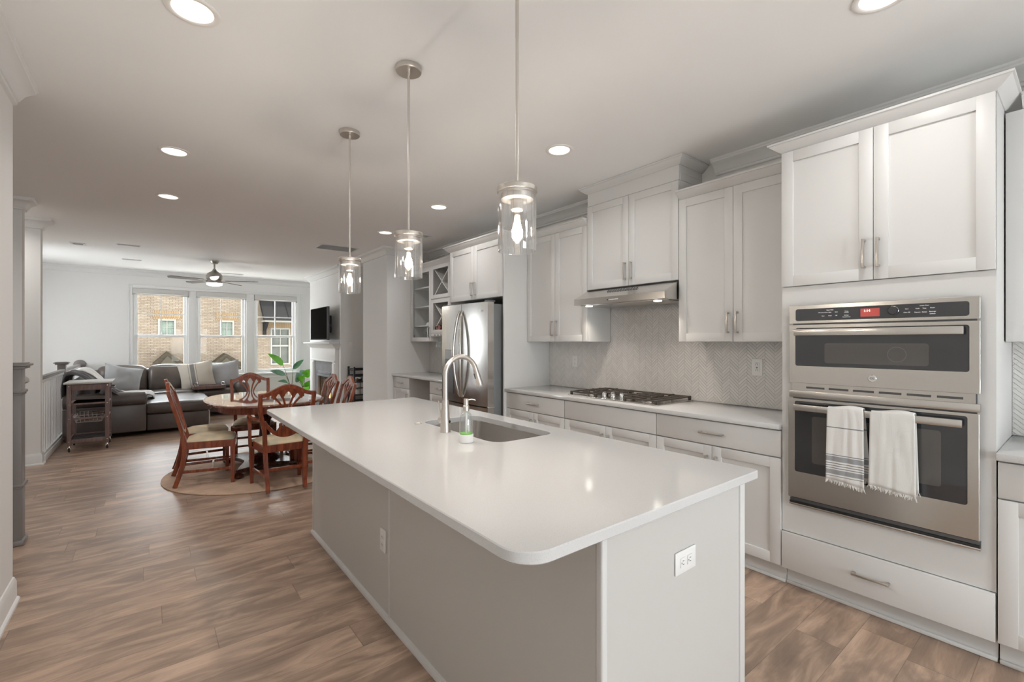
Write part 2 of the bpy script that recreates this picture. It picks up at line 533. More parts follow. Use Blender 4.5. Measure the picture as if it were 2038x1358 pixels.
    def soft(s, c, size, r=0.05, puff=(0, 0, 0), rot=None, n=10, wob=0.0, seed=0):
        """rounded upholstery block, each pair of faces swelling by puff"""
        hx, hy, hz = size[0] / 2, size[1] / 2, size[2] / 2
        tmp = bmesh.new()
        bmesh.ops.create_cube(tmp, size=2)
        bmesh.ops.subdivide_edges(tmp, edges=tmp.edges, cuts=n, use_grid_fill=True)
        r = min(r, hx * 0.99, hy * 0.99, hz * 0.99)
        mp = {}
        for v in tmp.verts:
            q = v.co
            # denser samples near the rims
            e = [math.copysign(1 - (1 - abs(t)) ** 1.6, t) for t in q]
            p = Vector((e[0] * hx, e[1] * hy, e[2] * hz))
            inner = Vector((max(-hx + r, min(hx - r, p.x)), max(-hy + r, min(hy - r, p.y)), max(-hz + r, min(hz - r, p.z))))
            d = p - inner
            if d.length > 1e-9:
                p = inner + d.normalized() * r
            fx = (1 - e[1] ** 2) * (1 - e[2] ** 2)
            fy = (1 - e[0] ** 2) * (1 - e[2] ** 2)
            fz = (1 - e[0] ** 2) * (1 - e[1] ** 2)
            p += Vector((e[0] * fx * puff[0], e[1] * fy * puff[1], e[2] * fz * puff[2]))
            if wob:
                k = noise.noise(p * 6 + Vector((seed * 7.1, seed, 0)))
                p += p.normalized() * k * wob
            if rot is not None: p = rot @ p
            mp[v] = s.bm.verts.new(p + Vector(c))
        for f in tmp.faces:
            s.bm.faces.new([mp[v] for v in f.verts])
        tmp.free()
        return s

    def rpoly_prism(s, pts, z0, z1, b=0.004):
        """horizontal slab from a polygon with eased top and bottom rims"""
        c = Vector((sum(p[0] for p in pts) / len(pts), sum(p[1] for p in pts) / len(pts)))

        def ins(k):
            out = []
            n = len(pts)
            for i in range(n):
                a, q, d = Vector(pts[i - 1]), Vector(pts[i]), Vector(pts[(i + 1) % n])
                t = (d - a).normalized()
                nn = Vector((-t.y, t.x))
                if nn.dot(c - q) < 0: nn = -nn
                out.append(q + nn * k)
            return out
        I = ins(b)
        return s.ring([[(p[0], p[1], z0) for p in I], [(p[0], p[1], z0 + b) for p in pts], [(p[0], p[1], z1 - b) for p in pts],
                       [(p[0], p[1], z1) for p in I]])


def rrect(x0, x1, y0, y1, r, n=6):
    """rounded rectangle, r = radius or (x0y0, x1y0, x1y1, x0y1)"""
    rs = r if isinstance(r, (list, tuple)) else [r] * 4
    out = []
    for (cx, cy, a0), q in zip(((x0, y0, 180), (x1, y0, 270), (x1, y1, 0), (x0, y1, 90)), rs):
        sx = 1 if cx == x0 else -1
        sy = 1 if cy == y0 else -1
        for k in range(n + 1):
            a = R(a0 + 90 * k / n)
            out.append((cx + sx * q + q * math.cos(a), cy + sy * q + q * math.sin(a)))
    return out


OFF = {}


def thing(name, label, cat, loc=(0, 0, 0), rz=0.0, group=None):
    o = bpy.data.objects.new(name, None)
    o.empty_display_size = 0.1
    COL.objects.link(o)
    o.location = loc
    o.rotation_euler = (0, 0, rz)
    tag(o, label, cat, group)
    OFF[o.name] = Vector(loc)
    return o


def tag(o, label, cat, group=None, kind=None):
    o['label'] = label
    o['category'] = cat
    if group: o['group'] = group
    if kind: o['kind'] = kind
    return o


def obj(name, mb, mat, parent=None, smooth=True, ang=35, origin=None):
    """link one mesh; coordinates in mb are world coordinates (or the root's own when the root sits at the origin)"""
    bm = mb.bm
    off = OFF[parent.name] if parent is not None else (Vector(origin) if origin is not None else Vector((0, 0, 0)))
    if off.length > 0:
        bmesh.ops.translate(bm, verts=bm.verts, vec=-off)
    bmesh.ops.recalc_face_normals(bm, faces=bm.faces)
    me = bpy.data.meshes.new(name)
    bm.to_mesh(me)
    bm.free()
    if smooth:
        me.polygons.foreach_set('use_smooth', [True] * len(me.polygons))
        me.set_sharp_from_angle(angle=R(ang))
    me.materials.append(MT[mat] if isinstance(mat, str) else mat)
    o = bpy.data.objects.new(name, me)
    COL.objects.link(o)
    if parent is not None:
        o.parent = parent
    else:
        o.location = off
    OFF[o.name] = off
    return o


def struct(name, mb, mat, label, cat, **k):
    return tag(obj(name, mb, mat, None, **k), label, cat, None, 'structure')


def dup(root, loc, rz, label=None):
    kids = {}
    for o in SC.objects:
        if o.parent is not None: kids.setdefault(o.parent.name, []).append(o)

    def rec(o, par):
        c = o.copy()
        COL.objects.link(c)
        if par is not None: c.parent = par
        for ch in kids.get(o.name, []):
            rec(ch, c)
        return c
    r = rec(root, None)
    r.location = loc
    r.rotation_euler = (0, 0, rz)
    if label: r['label'] = label
    return r


def lamp(name, typ, loc, power, parent=None, color=WARM, rot=None, **k):
    d = bpy.data.lights.new(name, typ)
    d.energy = power
    d.color = color
    for a, b in k.items(): setattr(d, a, b)
    o = bpy.data.objects.new(name, d)
    COL.objects.link(o)
    o.location = Vector(loc) - (OFF[parent.name] if parent is not None else Vector((0, 0, 0)))
    if rot: o.rotation_euler = rot
    if parent is not None: o.parent = parent
    return o


def text_mesh(s, size, place, ext=0.0006):
    """flat lettering as a mesh builder; place maps (x, y, z) of the text to the world"""
    cu = bpy.data.curves.new('lettering', 'FONT')
    cu.body = s
    cu.size = size
    cu.align_x = 'CENTER'
    cu.align_y = 'CENTER'
    cu.extrude = ext
    o = bpy.data.objects.new('lettering', cu)
    COL.objects.link(o)
    dg = bpy.context.evaluated_depsgraph_get()
    me = bpy.data.meshes.new_from_object(o.evaluated_get(dg))
    bpy.data.objects.remove(o)
    bpy.data.curves.remove(cu)
    m = M()
    m.bm.from_mesh(me)
    bpy.data.meshes.remove(me)
    for v in m.bm.verts: v.co = Vector(place(*v.co))
    return m


def merge(a, b):
    me = bpy.data.meshes.new('t')
    b.bm.to_mesh(me)
    a.bm.from_mesh(me)
    bpy.data.meshes.remove(me)
    b.bm.free()
    return a


# ------------------------------------------------------------------ the room shell
XL = -0.57      # left wall beside the camera
XS = -2.1       # far side of the stair
m = M().box(XS - .15, XR + .15, YB - .15, YW + .15, -0.12, 0.0)
struct('floor', m, 'floor', 'grey brown oak plank floor running through the whole room', 'floor')
m = M().box(XS - .15, XR + .15, YB - .15, YW + .15, CEIL, CEIL + 0.15)
struct('ceiling', m, 'ceil', 'flat pale grey ceiling with recessed lamps', 'ceiling')

struct('wall_kitchen', M().box(XK, XR + .15, YB, 6.34, 0, CEIL), 'wall', 'pale grey wall behind the kitchen cabinets', 'wall')
struct('wall_pantry', M().box(2.70, XR, 6.345, 7.30, 0, CEIL), 'wall', 'pale grey wall block jutting out past the desk counter', 'wall')
struct('wall_right', M().box(XR + .001, XR + .15, 6.345, YW, 0, CEIL), 'wall', 'pale grey outer wall at the back of the alcoves', 'wall')
m = M()
fy0, fy1, fz = 8.80, 9.78, 0.86
m.box(2.70, XR, 8.40, fy0, 0, CEIL).box(2.70, XR, fy1, 10.41, 0, CEIL).box(2.70, XR, fy0, fy1, fz, CEIL)
m.box(3.15, XR, fy0, fy1, 0, fz)
struct('wall_chimney', m, 'wall', 'pale grey chimney breast holding the fireplace and television', 'wall')
struct('wall_left', M().box(XL - .13, XL, YB, 3.56, 0, CEIL), 'wall', 'pale grey wall at the left edge next to the camera', 'wall')
m = M().box(XS - .15, XS, YB, 9.3, 0, CEIL).box(XS - .15, XS, 10.1, YW, 0, CEIL).box(XS - .15, XS, 9.3, 10.1, 0, .9).box(XS - .15, XS, 9.3, 10.1, 1.9, CEIL)  # unseen window opening added to bring daylight to the stairwell and living end
struct('wall_stair', m, 'wall', 'pale grey far wall of the stairwell', 'wall')
struct('wall_pier', M().box(XS, -.955, 6.34, 6.46, 0, CEIL), 'wall', 'narrow grey wall end behind the tall taupe newel post', 'wall')
struct('wall_pier.001', M().box(XS, -.955, 7.30, 7.42, 0, CEIL), 'wall', 'grey wall end where the white baluster railing starts', 'wall')

# window wall with three openings
WINX = ((-.252, .617), (.750, 1.636), (1.789, 2.648))
WZ0, WZ1 = 0.70, 2.40
m = M()
xs = [XS]
for a, b in WINX: xs += [a, b]
xs.append(XR)
m.box(XS, XR, YW, YW + .15, 0, WZ0).box(XS, XR, YW, YW + .15, WZ1, CEIL)
for i in range(0, len(xs), 2): m.box(xs[i], xs[i + 1], YW, YW + .15, WZ0, WZ1)
struct('wall_window', m, 'wall', 'pale grey living room wall with three tall windows', 'wall')

# wall behind the camera with a wide glazed opening
BX0, BX1, BZ1 = 0.7, 2.2, 2.05
m = M().box(XS, BX0, YB - .15, YB, 0, CEIL).box(BX1, XR, YB - .15, YB, 0, CEIL).box(BX0, BX1, YB - .15, YB, BZ1, CEIL)
struct('wall_back', m, 'wall', 'pale grey wall behind the camera with glazed doors', 'wall')
m = M()
for x0 in (BX0, (BX0 + BX1) / 2):
    x1 = x0 + (BX1 - BX0) / 2
    m.box(x0, x0 + .09, YB - .10, YB - .05, 0.0, BZ1).box(x1 - .09, x1, YB - .10, YB - .05, 0.0, BZ1)
    m.box(x0 + .09, x1 - .09, YB - .10, YB - .05, 0, .15).box(x0 + .09, x1 - .09, YB - .10, YB - .05, BZ1 - .1, BZ1)
d = struct('door_1', m, 'trim', 'pair of white glazed doors behind the camera', 'door')
obj('pane', M().box(BX0 + .02, BX1 - .02, YB - .078, YB - .072, .1, BZ1 - .05), 'glass', d)

# crown mouldings, baseboards
CROWN = [(0, CEIL), (.098, CEIL), (.098, CEIL - .012), (.090, CEIL - .018), (.088, CEIL - .026), (.066, CEIL - .036), (.046, CEIL - .052),
         (.032, CEIL - .072), (.024, CEIL - .086), (.018, CEIL - .088), (.016, CEIL - .104), (0, CEIL - .108)]
e = .0005
trims = [
    ('living room', [(XS, YW), (XR, YW), (XR, 10.41), (2.70, 10.41), (2.70, 8.40), (XR, 8.40), (XR, 7.30), (2.70, 7.30), (2.70, 6.345), (XK, 6.345), (XK, 2.86)],
     'white cove crown moulding from the windows round to the kitchen'),
    ('right', [(XK, 1.79), (XK, YB)], 'white cove crown moulding above the oven tower'),
    ('left', [(XL, YB), (XL, 3.56)], 'white cove crown moulding on the near left wall'),
    ('pier', [(XS, 6.34), (-.955, 6.34), (-.955, 6.46)], 'white crown moulding on the first narrow wall end'),
    ('pier2', [(XS, 7.30), (-.955, 7.30), (-.955, 7.42)], 'white crown moulding on the wall end beside the railing'),
]
for i, (k, path, lab) in enumerate(trims):
    struct('trim_%d' % (i + 1), M().mold(path, CROWN), 'trim', lab, 'crown moulding')

BASE = [(0, 0), (.028, 0), (.028, .014), (.022, .022), (.016, .024), (.015, .105), (.010, .118), (.006, .128), (0, .130)]
bases = [
    ('left', [(XL, YB), (XL, 3.56)], 'white baseboard with shoe at the near left wall'),
    ('pier', [(XS, 7.30), (-.955, 7.30), (-.955, 7.42)], 'white baseboard round the wall end at the railing'),
    ('window', [(-.95, YW), (XR, YW), (XR, 10.41), (2.70, 10.41), (2.70, 10.1)], 'white baseboard under the living room windows'),
    ('alcove', [(2.70, 8.46), (2.70, 8.40), (XR, 8.40), (XR, 7.30), (2.70, 7.30), (2.70, 6.345), (2.78, 6.345)], 'white baseboard in the alcove and past the desk'),
    ('back', [(XS, YB), (BX0, YB)], 'white baseboard behind the camera'),
]
for k, path, lab in bases:
    prof = BASE
    if k == 'back': prof = [(-o, z) for o, z in BASE]
    struct('baseboard_' + k, M().mold(path, prof), 'trim', lab, 'baseboard')


# ------------------------------------------------------------------ living room windows
m = M()
cx0, cx1, cz1 = -.298, 2.728, 2.465
cy = YW - .022
m.box(cx0, WINX[0][0], cy, YW - .0005, WZ0 - .02, cz1, .004).box(WINX[2][1], cx1, cy, YW - .0005, WZ0 - .02, cz1, .004)
m.box(WINX[0][0], WINX[2][1], cy, YW - .0005, WZ1, cz1, .004)
m.box(WINX[0][1], WINX[1][0], cy, YW - .0005, WZ0 - .02, WZ1, .004).box(WINX[1][1], WINX[2][0], cy, YW - .0005, WZ0 - .02, WZ1, .004)
m.box(cx0 - .012, cx1 + .012, cy - .008, cy, cz1 - .016, cz1, .003).box(cx0 - .012, cx0 + .004, cy - .008, cy, WZ0 - .02, cz1, .003)
m.box(cx1 - .004, cx1 + .012, cy - .008, cy, WZ0 - .02, cz1, .003)
struct('trim_6', m, 'trim', 'white casing framing the three living room windows', 'window casing')
m = M().box(cx0 - .03, cx1 + .03, YW - .06, YW + .02, WZ0 - .035, WZ0 - .005, .006).box(cx0, cx1, YW - .02, YW - .0005, WZ0 - .12, WZ0 - .035, .003)
struct('trim_7', m, 'trim', 'white sill board and apron under the living room windows', 'window sill')
names3 = ('left', 'middle', 'right')
wlabs = ('tall double-hung window above the sofa, leftmost of the three', 'tall double-hung window in the middle of the three, above the striped pillow',
         'tall double-hung window beside the fireplace with leaves in front')
for i, (a, b) in enumerate(WINX):
    j = .028
    m = M().box(a, a + j, YW, YW + .15, WZ0, WZ1).box(b - j, b, YW, YW + .15, WZ0, WZ1)
    m.box(a + j, b - j, YW, YW + .15, WZ1 - j, WZ1).box(a + j, b - j, YW, YW + .15, WZ0, WZ0 + j)
    w = struct('window_%d' % (i + 1), m, 'trim', wlabs[i], 'window')
    zm = 1.49
    st = .05
    for nm, z0, z1, y0 in (('upper_sash', zm - .02, WZ1 - j, YW + .08), ('lower_sash', WZ0 + j, zm + .02, YW + .04)):
        m = M().box(a + j, a + j + st, y0, y0 + .035, z0, z1, .003).box(b - j - st, b - j, y0, y0 + .035, z0, z1, .003)
        m.box(a + j + st, b - j - st, y0, y0 + .035, z0, z0 + .045, .003).box(a + j + st, b - j - st, y0, y0 + .035, z1 - .045, z1, .003)
        if nm == 'upper_sash':
            xm, zmid = (a + b) / 2, (z0 + z1) / 2
            m.box(xm - .011, xm + .011, y0 + .008, y0 + .026, z0 + .04, z1 - .04).box(a + j + st, b - j - st, y0 + .009, y0 + .025, zmid - .011, zmid + .011)
        sh = obj(nm, m, 'trim', w)
        obj('pane', M().box(a + j + st - .005, b - j - st + .005, y0 + .015, y0 + .019, z0 + .03, z1 - .03), 'glass', sh)
    if i == 0:
        obj('latch', M().box((a + b) / 2 - .03, (a + b) / 2 + .03, YW + .03, YW + .06, zm + .02, zm + .032, .003), 'white', w)
    t = thing('roller_blind', ('rolled-up grey roller blind at the top of the leftmost window', 'rolled-up grey roller blind at the top of the middle window',
              'rolled-up grey roller blind at the top of the window beside the fireplace')[i], 'window blind', (a, YW, WZ1), group='rolled-up blinds over the living room windows')
    obj('cassette', M().box(a + .004, b - .004, YW - .055, YW + .022, WZ1 - .105, WZ1 - .003, .012), 'blind', t)
    obj('hem_bar', M().box(a + .02, b - .02, YW - .002, YW + .008, WZ1 - .122, WZ1 - .106, .003), 'blind', t)
    for xx in (a + .003, b - .009):
        obj('bracket', M().box(xx, xx + .006, YW - .05, YW + .02, WZ1 - .13, WZ1 - .106, .002), 'dgrey', t)

# light portals help sample the sky through the openings
for nm, loc, rot, sx, sy in [('window_portal', ((WINX[0][0] + WINX[2][1]) / 2, YW + .17, 1.55), (R(-90), 0, 0), 3.0, 1.75),
                             ('stair_portal', (XS - .17, 9.7, 1.4), (0, R(-90), 0), 1.1, .9),
                             ('door_portal', (1.45, YB - .17, 1.03), (R(90), 0, 0), 1.65, 2.15)]:
    o = lamp(nm, 'AREA', loc, 1.0, rot=rot, shape='RECTANGLE', size=sx, size_y=sy)
    o.data.cycles.is_portal = True


# ------------------------------------------------------------------ cabinets
def pull(parent, x, y0, y1, z0, z1):
    """square bar handle with two feet on a face at x"""
    m = M()
    r = .0055
    xb = x - .03
    if z1 - z0 > y1 - y0:
        y = (y0 + y1) / 2
        m.box(xb - r, xb + r, y - r, y + r, z0, z1, .002)
        for z in (z0 + .006, z1 - .006): m.box(xb, x + .001, y - r * .9, y + r * .9, z - r, z + r, .0015)
    else:
        z = (z0 + z1) / 2
        m.box(xb - r, xb + r, y0, y1, z - r, z + r, .002)
        for y in (y0 + .006, y1 - .006): m.box(xb, x + .001, y - r, y + r, z - r * .9, z + r * .9, .0015)
    return obj('handle', m, 'pull', parent)


def shaker(parent, name, x, y0, y1, z0, z1, fw=.058, mat='cab', glass=False):
    """framed door or drawer front whose outer face is at x"""
    g = .0016
    y0 += g; y1 -= g; z0 += g; z1 -= g
    m = M()
    t = .021
    m.box(x, x + t, y0, y0 + fw, z0, z1, .0006).box(x, x + t, y1 - fw, y1, z0, z1, .0006)
    m.box(x, x + t, y0 + fw, y1 - fw, z0, z0 + fw, .0004).box(x, x + t, y0 + fw, y1 - fw, z1 - fw, z1, .0004)
    if not glass: m.box(x + .009, x + t - .002, y0 + fw - .004, y1 - fw + .004, z0 + fw - .004, z1 - fw + .004)
    return obj(name, m, mat, parent)


def slab(parent, name, x, y0, y1, z0, z1, mat='cab'):
    g = .0016
    return obj(name, M().box(x, x + .021, y0 + g, y1 - g, z0 + g, z1 - g, .0018), mat, parent)


XB = 2.795            # front face of the base doors
XU = 3.062            # front face of the upper doors
XT = 2.80             # front of the tall tower
CABCROWN = [(0, 0), (.004, 0), (.008, .005), (.022, .016), (.047, .040), (.050, .045), (.057, .047), (.058, .058), (0, .058)]


def base_cab(label, y0, y1, pulls=True, door_n=2, x=XB, drawer_pull=True, group='base cabinets along the kitchen wall'):
    t = thing('base_cabinet', label, 'cabinet', (x + .3, (y0 + y1) / 2, 0), group=group)
    obj('body', M().box(x + .0215, XK - .002, y0 + .001, y1 - .001, .105, .884), 'cab', t)
    obj('toe_kick', M().box(x + .075, x + .09, y0 + .001, y1 - .001, 0.001, .105).box(x + .06, x + .075, y0 + .001, y1 - .001, 0.001, .02, .004), 'cab', t)
    dr = slab(t, 'drawer', x, y0, y1, .724, .876)
    if drawer_pull:
        pull(dr, x, (y0 + y1) / 2 - .076, (y0 + y1) / 2 + .076, .80, .80)
    ym = (y0 + y1) / 2
    for (a, b, hy) in ((y0, ym, ym - .030), (ym, y1, ym + .030)) if door_n == 2 else ((y0, y1, y1 - .03),):
        d = shaker(t, 'door', x, a, b, .115, .720)
        pull(d, x, hy, hy, .515, .658)
    return t


base_cab('light grey base cabinet beside the oven tower with one drawer pull', 1.10, 1.912)
base_cab('light grey base cabinet under the cooktop with a plain false drawer front', 1.914, 2.822, drawer_pull=False)
base_cab('light grey base cabinet next to the refrigerator panel', 2.824, 3.638)
base_cab('light grey base cabinet to the right of the oven tower', -.60, .258)


def upper_cab(label, y0, y1, z0, z1, hz, x=XU, depth_to=XK, crown='', name='wall_cabinet', group=None, cz=None, crown_path=None):
    t = thing(name, label, 'cabinet', (x + .15, (y0 + y1) / 2, z0), group=group)
    obj('body', M().box(x + .0215, depth_to - .0015, y0 + .0005, y1 - .0005, z0, z1 + .003), 'cab', t)
    ym = (y0 + y1) / 2
    for a, b, hy in ((y0, ym, ym - .030), (ym, y1, ym + .030)):
        d = shaker(t, 'door', x, a, b, z0, z1)
        pull(d, x, hy, hy, hz, hz + .143)
    if crown_path:
        obj('crown', M().mold(crown_path, [(o, z1 + .002 + z) for o, z in CABCROWN]), 'cab', t)
    return t


UG = 'shaker wall cabinets above the counter'
upper_cab('tall grey wall cabinet between range hood and refrigerator', 2.81, 3.638, 1.378, 2.42, 1.434, group=UG, crown_path=[(XU + .01, 3.638), (XU + .01, 2.812)])
upper_cab('tall grey wall cabinet between range hood and oven tower', 1.10, 1.905, 1.378, 2.42, 1.436, group=UG, crown_path=[(XU + .01, 1.903), (XU + .01, 1.162)])
upper_cab('tall grey wall cabinet to the right of the oven tower', -.60, .258, 1.378, 2.42, 1.437, group=UG, crown_path=[(XU + .01, .205), (XU + .01, -.60)])
# hood cabinet reaches the ceiling
t = upper_cab('shorter grey cabinet above the steel range hood, reaching the ceiling', 1.907, 2.808, 1.835, 2.574, 1.884)
obj('frieze', M().box(XU + .012, XK - .0015, 1.907, 2.808, 2.578, 2.735).box(XU + .009, XU + .012, 1.907, 2.808, 2.578, 2.69)
    .box(XU + .03, XK - .01, 1.905, 1.907, 2.578, 2.628).box(XU + .03, XK - .01, 1.905, 1.907, 2.632, 2.69), 'cab', t)
obj('crown', M().mold([(XK - .002, 2.812), (XU + .008, 2.812), (XU + .008, 1.903), (XK - .002, 1.903)][::1],
                      [(-o * 0 + o, 2.688 + z * .9) for o, z in CABCROWN]), 'cab', t)

# refrigerator surround
t = thing('refrigerator_cabinet', 'deep grey cabinet over the refrigerator with tall side panels', 'cabinet', (3.1, 4.16, 0))
XF = 2.752
obj('body', M().box(XF + .0215, XK - .0015, 3.665, 4.66, 1.832, 2.425), 'cab', t)
for a, b, hy in ((3.662, 4.163, 4.133), (4.163, 4.664, 4.193)):
    d = shaker(t, 'door', XF, a, b, 1.832, 2.414)
    pull(d, XF, hy, hy, 1.875, 2.018)
obj('side_panel', M().box(XF + .015, XK - .0015, 3.64, 3.662, 0.001, 2.42, .0015), 'cab', t)
obj('side_panel', M().box(XF + .015, XK - .0015, 4.664, 4.684, 0.001, 2.42, .0015), 'cab', t)
obj('crown', M().mold([(XK - .3, 4.684), (XF + .006, 4.684), (XF + .006, 3.640), (XU - .06, 3.640)], [(o, 2.416 + z) for o, z in CABCROWN]), 'cab', t)

# oven tower
t = thing('oven_tower', 'tall grey cabinet tower holding the double oven', 'cabinet', (3.1, .68, 0))
ty0, ty1 = .262, 1.098
m = M()
bx0 = XT + .0215
m.box(bx0, XK - .0015, ty0, ty0 + .02, .105, 2.44).box(bx0, XK - .0015, ty1 - .02, ty1, .105, 2.44).box(XK - .02, XK - .0015, ty0 + .02, ty1 - .02, .105, 2.44)
m.box(bx0, XK - .02, ty0 + .02, ty1 - .02, 1.60, 2.44).box(bx0, XK - .02, ty0 + .02, ty1 - .02, .105, .478)
obj('body', m, 'cab', t)
m = M()
m.box(XT + .006, bx0, ty0, .318, .32, 1.682).box(XT + .006, bx0, 1.038, ty1, .32, 1.682).box(XT + .006, bx0, .318, 1.038, 1.562, 1.682).box(XT + .006, bx0, .318, 1.038, .32, .505)
obj('face_frame', m, 'cab', t)
for a, b, hy in ((ty0, .679, .657), (.679, ty1, .714)):
    d = shaker(t, 'door', XT - .008, a, b, 1.684, 2.436)
    pull(d, XT - .008, hy, hy, 1.743, 1.886)
dr = slab(t, 'drawer', XT - .008, ty0, ty1, .112, .318)
pull(dr, XT - .008, .612, .762, .216, .216)
obj('toe_kick', M().box(XT + .075, XT + .09, ty0, ty1, 0.001, .105).box(XT + .06, XT + .075, ty0, ty1, 0.001, .02, .004), 'cab', t)
obj('crown', M().mold([(XK - .105, ty1), (XT + .004, ty1), (XT + .004, ty0), (XK - .105, ty0)], [(o, 2.438 + z * .85) for o, z in CABCROWN]), 'cab', t)

# desk end: glass door cabinet, wine lattice, drawers
t = thing('glass_cabinet', 'grey wall cabinet with one glass door and shelves over the desk', 'cabinet', (3.2, 6.0, 1.378))
gy0, gy1 = 5.70, 6.338
m = M()
m.box(XU + .0215, XK - .0015, gy0, gy0 + .018, 1.378, 2.42).box(XU + .0215, XK - .0015, gy1 - .018, gy1, 1.378, 2.42)
m.box(XU + .0215, XK - .0015, gy0 + .018, gy1 - .018, 1.378, 1.396).box(XU + .0215, XK - .0015, gy0 + .018, gy1 - .018, 2.402, 2.42)
m.box(XK - .012, XK - .0015, gy0 + .018, gy1 - .018, 1.396, 2.402)
obj('body', m, 'cab', t)
for z in (1.614, 1.89, 2.165): obj('shelf', M().box(XU + .05, XK - .012, gy0 + .018, gy1 - .018, z - .018, z), 'cab', t)
d = shaker(t, 'door', XU, gy0, gy1, 1.378, 2.42, glass=True)
obj('pane', M().box(XU + .008, XU + .012, gy0 + .05, gy1 - .05, 1.43, 2.37), 'glass', d)
pull(d, XU, gy0 + .045, gy0 + .045, 1.435, 1.578)
obj('hinge', M().box(XU + .021, XU + .045, gy1 - .045, gy1 - .02, 1.44, 1.47, .002), 'chrome', t)
obj('crown', M().mold([(XU + .01, gy1), (XU + .01, 4.75)], [(o, 2.421 + z) for o, z in CABCROWN]), 'cab', t)

t = thing('wine_rack', 'grey open wall rack with two crossed lattices for wine', 'wine rack', (3.2, 5.42, 1.378))
ly0, ly1 = 5.19, 5.698
m = M()
m.box(XU + .02, XK - .0015, ly0, ly0 + .018, 1.378, 2.42).box(XU + .02, XK - .0015, ly1 - .018, ly1, 1.378, 2.42)
m.box(XK - .012, XK - .0015, ly0 + .018, ly1 - .018, 1.378, 2.402).box(XU + .02, XK - .0015, ly0 + .018, ly1 - .018, 2.402, 2.42)
m.box(XU + .02, XK - .012, ly0 + .018, ly1 - .018, 1.95, 1.968).box(XU + .02, XK - .012, ly0 + .018, ly1 - .018, 1.47, 1.488)
obj('body', m, 'cab', t)
for z0, z1 in ((1.488, 1.955), (1.965, 2.42)):
    fr = shaker(t, 'face_frame', XU, ly0, ly1, z0, z1, .05, glass=True)
    yc, zc2 = (ly0 + ly1) / 2, (z0 + z1) / 2
    hy2, hz2 = (ly1 - ly0) / 2 - .05, (z1 - z0) / 2 - .05
    m = M()
    for sg in (-1, 1):
        m.bar([(XU + .16, yc - hy2 - .03, zc2 - sg * (hz2 + .03)), (XU + .16, yc + hy2 + .03, zc2 + sg * (hz2 + .03))], .012, .27, (1, 0, 0))
    obj('lattice', m, 'cab', t)
m = M().box(XU, XU + .02, ly0, ly1, 1.452, 1.486, .0015)
obj('stemware_rail', m, 'cab', t)
m = M()
for k in range(5): m.box(XU - .0006, XU + .03, ly1 - .13 - k * .085, ly1 - .085 - k * .085, 1.462, 1.474)
obj('rail_slot', m, 'slot', t)
# what stands in those two
for k, (yy, zz) in enumerate(((5.60, 1.575), (5.52, 1.56))):
    b = M().lathe([(.0, 0), (.037, 0), (.037, .19), (.030, .215), (.014, .24), (.014, .30), (.0, .30)], (0, 0, 0), 20, Matrix.Rotation(R(90), 4, 'Y'))
    o = tag(obj('wine_bottle', b, 'bottle'), 'dark red wine bottle lying in the lower lattice, %s' % ('nearer the glass door' if k == 0 else 'nearer the refrigerator'), 'bottle', 'bottles in the wine lattice')
    o.location = (XU + .025, yy, zz - .02 + k * .03)


def goblet(label, loc, flip=False, group=None):
    pr = [(.0, 0), (.032, 0), (.032, .002), (.006, .006), (.004, .06), (.006, .075), (.026, .095), (.034, .125), (.032, .165), (.029, .185), (.028, .185),
          (.031, .165), (.033, .125), (.025, .097), (.0, .080)]
    if flip: pr = [(r, .185 - z) for r, z in pr]
    o = obj('wine_glass', M().lathe(pr, (0, 0, 0), 20, cap=False), 'cglass')
    o.location = loc
    return tag(o, label, 'glass', group)


for k, lab in enumerate(('stemmed wine glass hanging upside down nearest the glass door', 'stemmed wine glass hanging upside down in the middle of the rail',
                         'stemmed wine glass hanging upside down nearest the refrigerator')):
    goblet(lab, (XU + .05, ly1 - .107 - k * .085, 1.278), True, 'glasses under the wine rack')
goblet('stemmed glass on the bottom shelf of the glass cabinet', (XU + .13, 6.06, 1.3965))
goblet('stemmed glass behind the glass door, nearer the hinge side', (XU + .16, 6.16, 1.3965))


def lump(u, v):
    a = u * 2 * math.pi
    r = .075 * math.sqrt(max(0, v))
    z = .055 * (1 - v) ** .6 + .014 * noise.noise(Vector((math.cos(a) * r * 40, math.sin(a) * r * 40, 3)))
    return (XU + .15 + r * math.cos(a) * .9, 5.98 + r * math.sin(a) * 1.25, 1.6145 + max(0.0005, z))


tag(obj('folded_cloth', M().surf(lump, 28, 8), 'towelw'), 'crumpled white cloth on the lower shelf of the glass cabinet', 'cloth')

for nm, y0, y1, lab in (('l', 5.832, 6.338, 'grey desk drawer cabinet against the jutting wall'), ('r', 4.686, 5.24, 'grey desk drawer cabinet next to the refrigerator')):
    t = thing('desk_cabinet', lab, 'cabinet', (3.1, (y0 + y1) / 2, 0), group='cabinets under the desk counter')
    obj('body', M().box(XB + .0215, XK - .002, y0 + .001, y1 - .001, .105, .884), 'cab', t)
    obj('toe_kick', M().box(XB + .075, XB + .09, y0 + .001, y1 - .001, 0.001, .105), 'cab', t)
    dr = slab(t, 'drawer', XB, y0, y1, .724, .876)
    yc = (y0 + y1) / 2
    pull(dr, XB, yc - .07, yc + .07, .80, .80)
    if nm == 'l':
        d = shaker(t, 'door', XB, y0, y1, .115, .720)
        pull(d, XB, y0 + .04, y0 + .04, .515, .658)
    else:
        for z0, z1 in ((.42, .72), (.115, .418)):
            d = shaker(t, 'drawer', XB, y0, y1, z0, z1)
            pull(d, XB, yc - .07, yc + .07, (z0 + z1) / 2, (z0 + z1) / 2)
tag(obj('desk_back_panel', M().box(XK - .014, XK - .002, 5.242, 5.830, .001, .884), 'cab'), 'plain grey panel at the back of the desk knee space', 'panel')


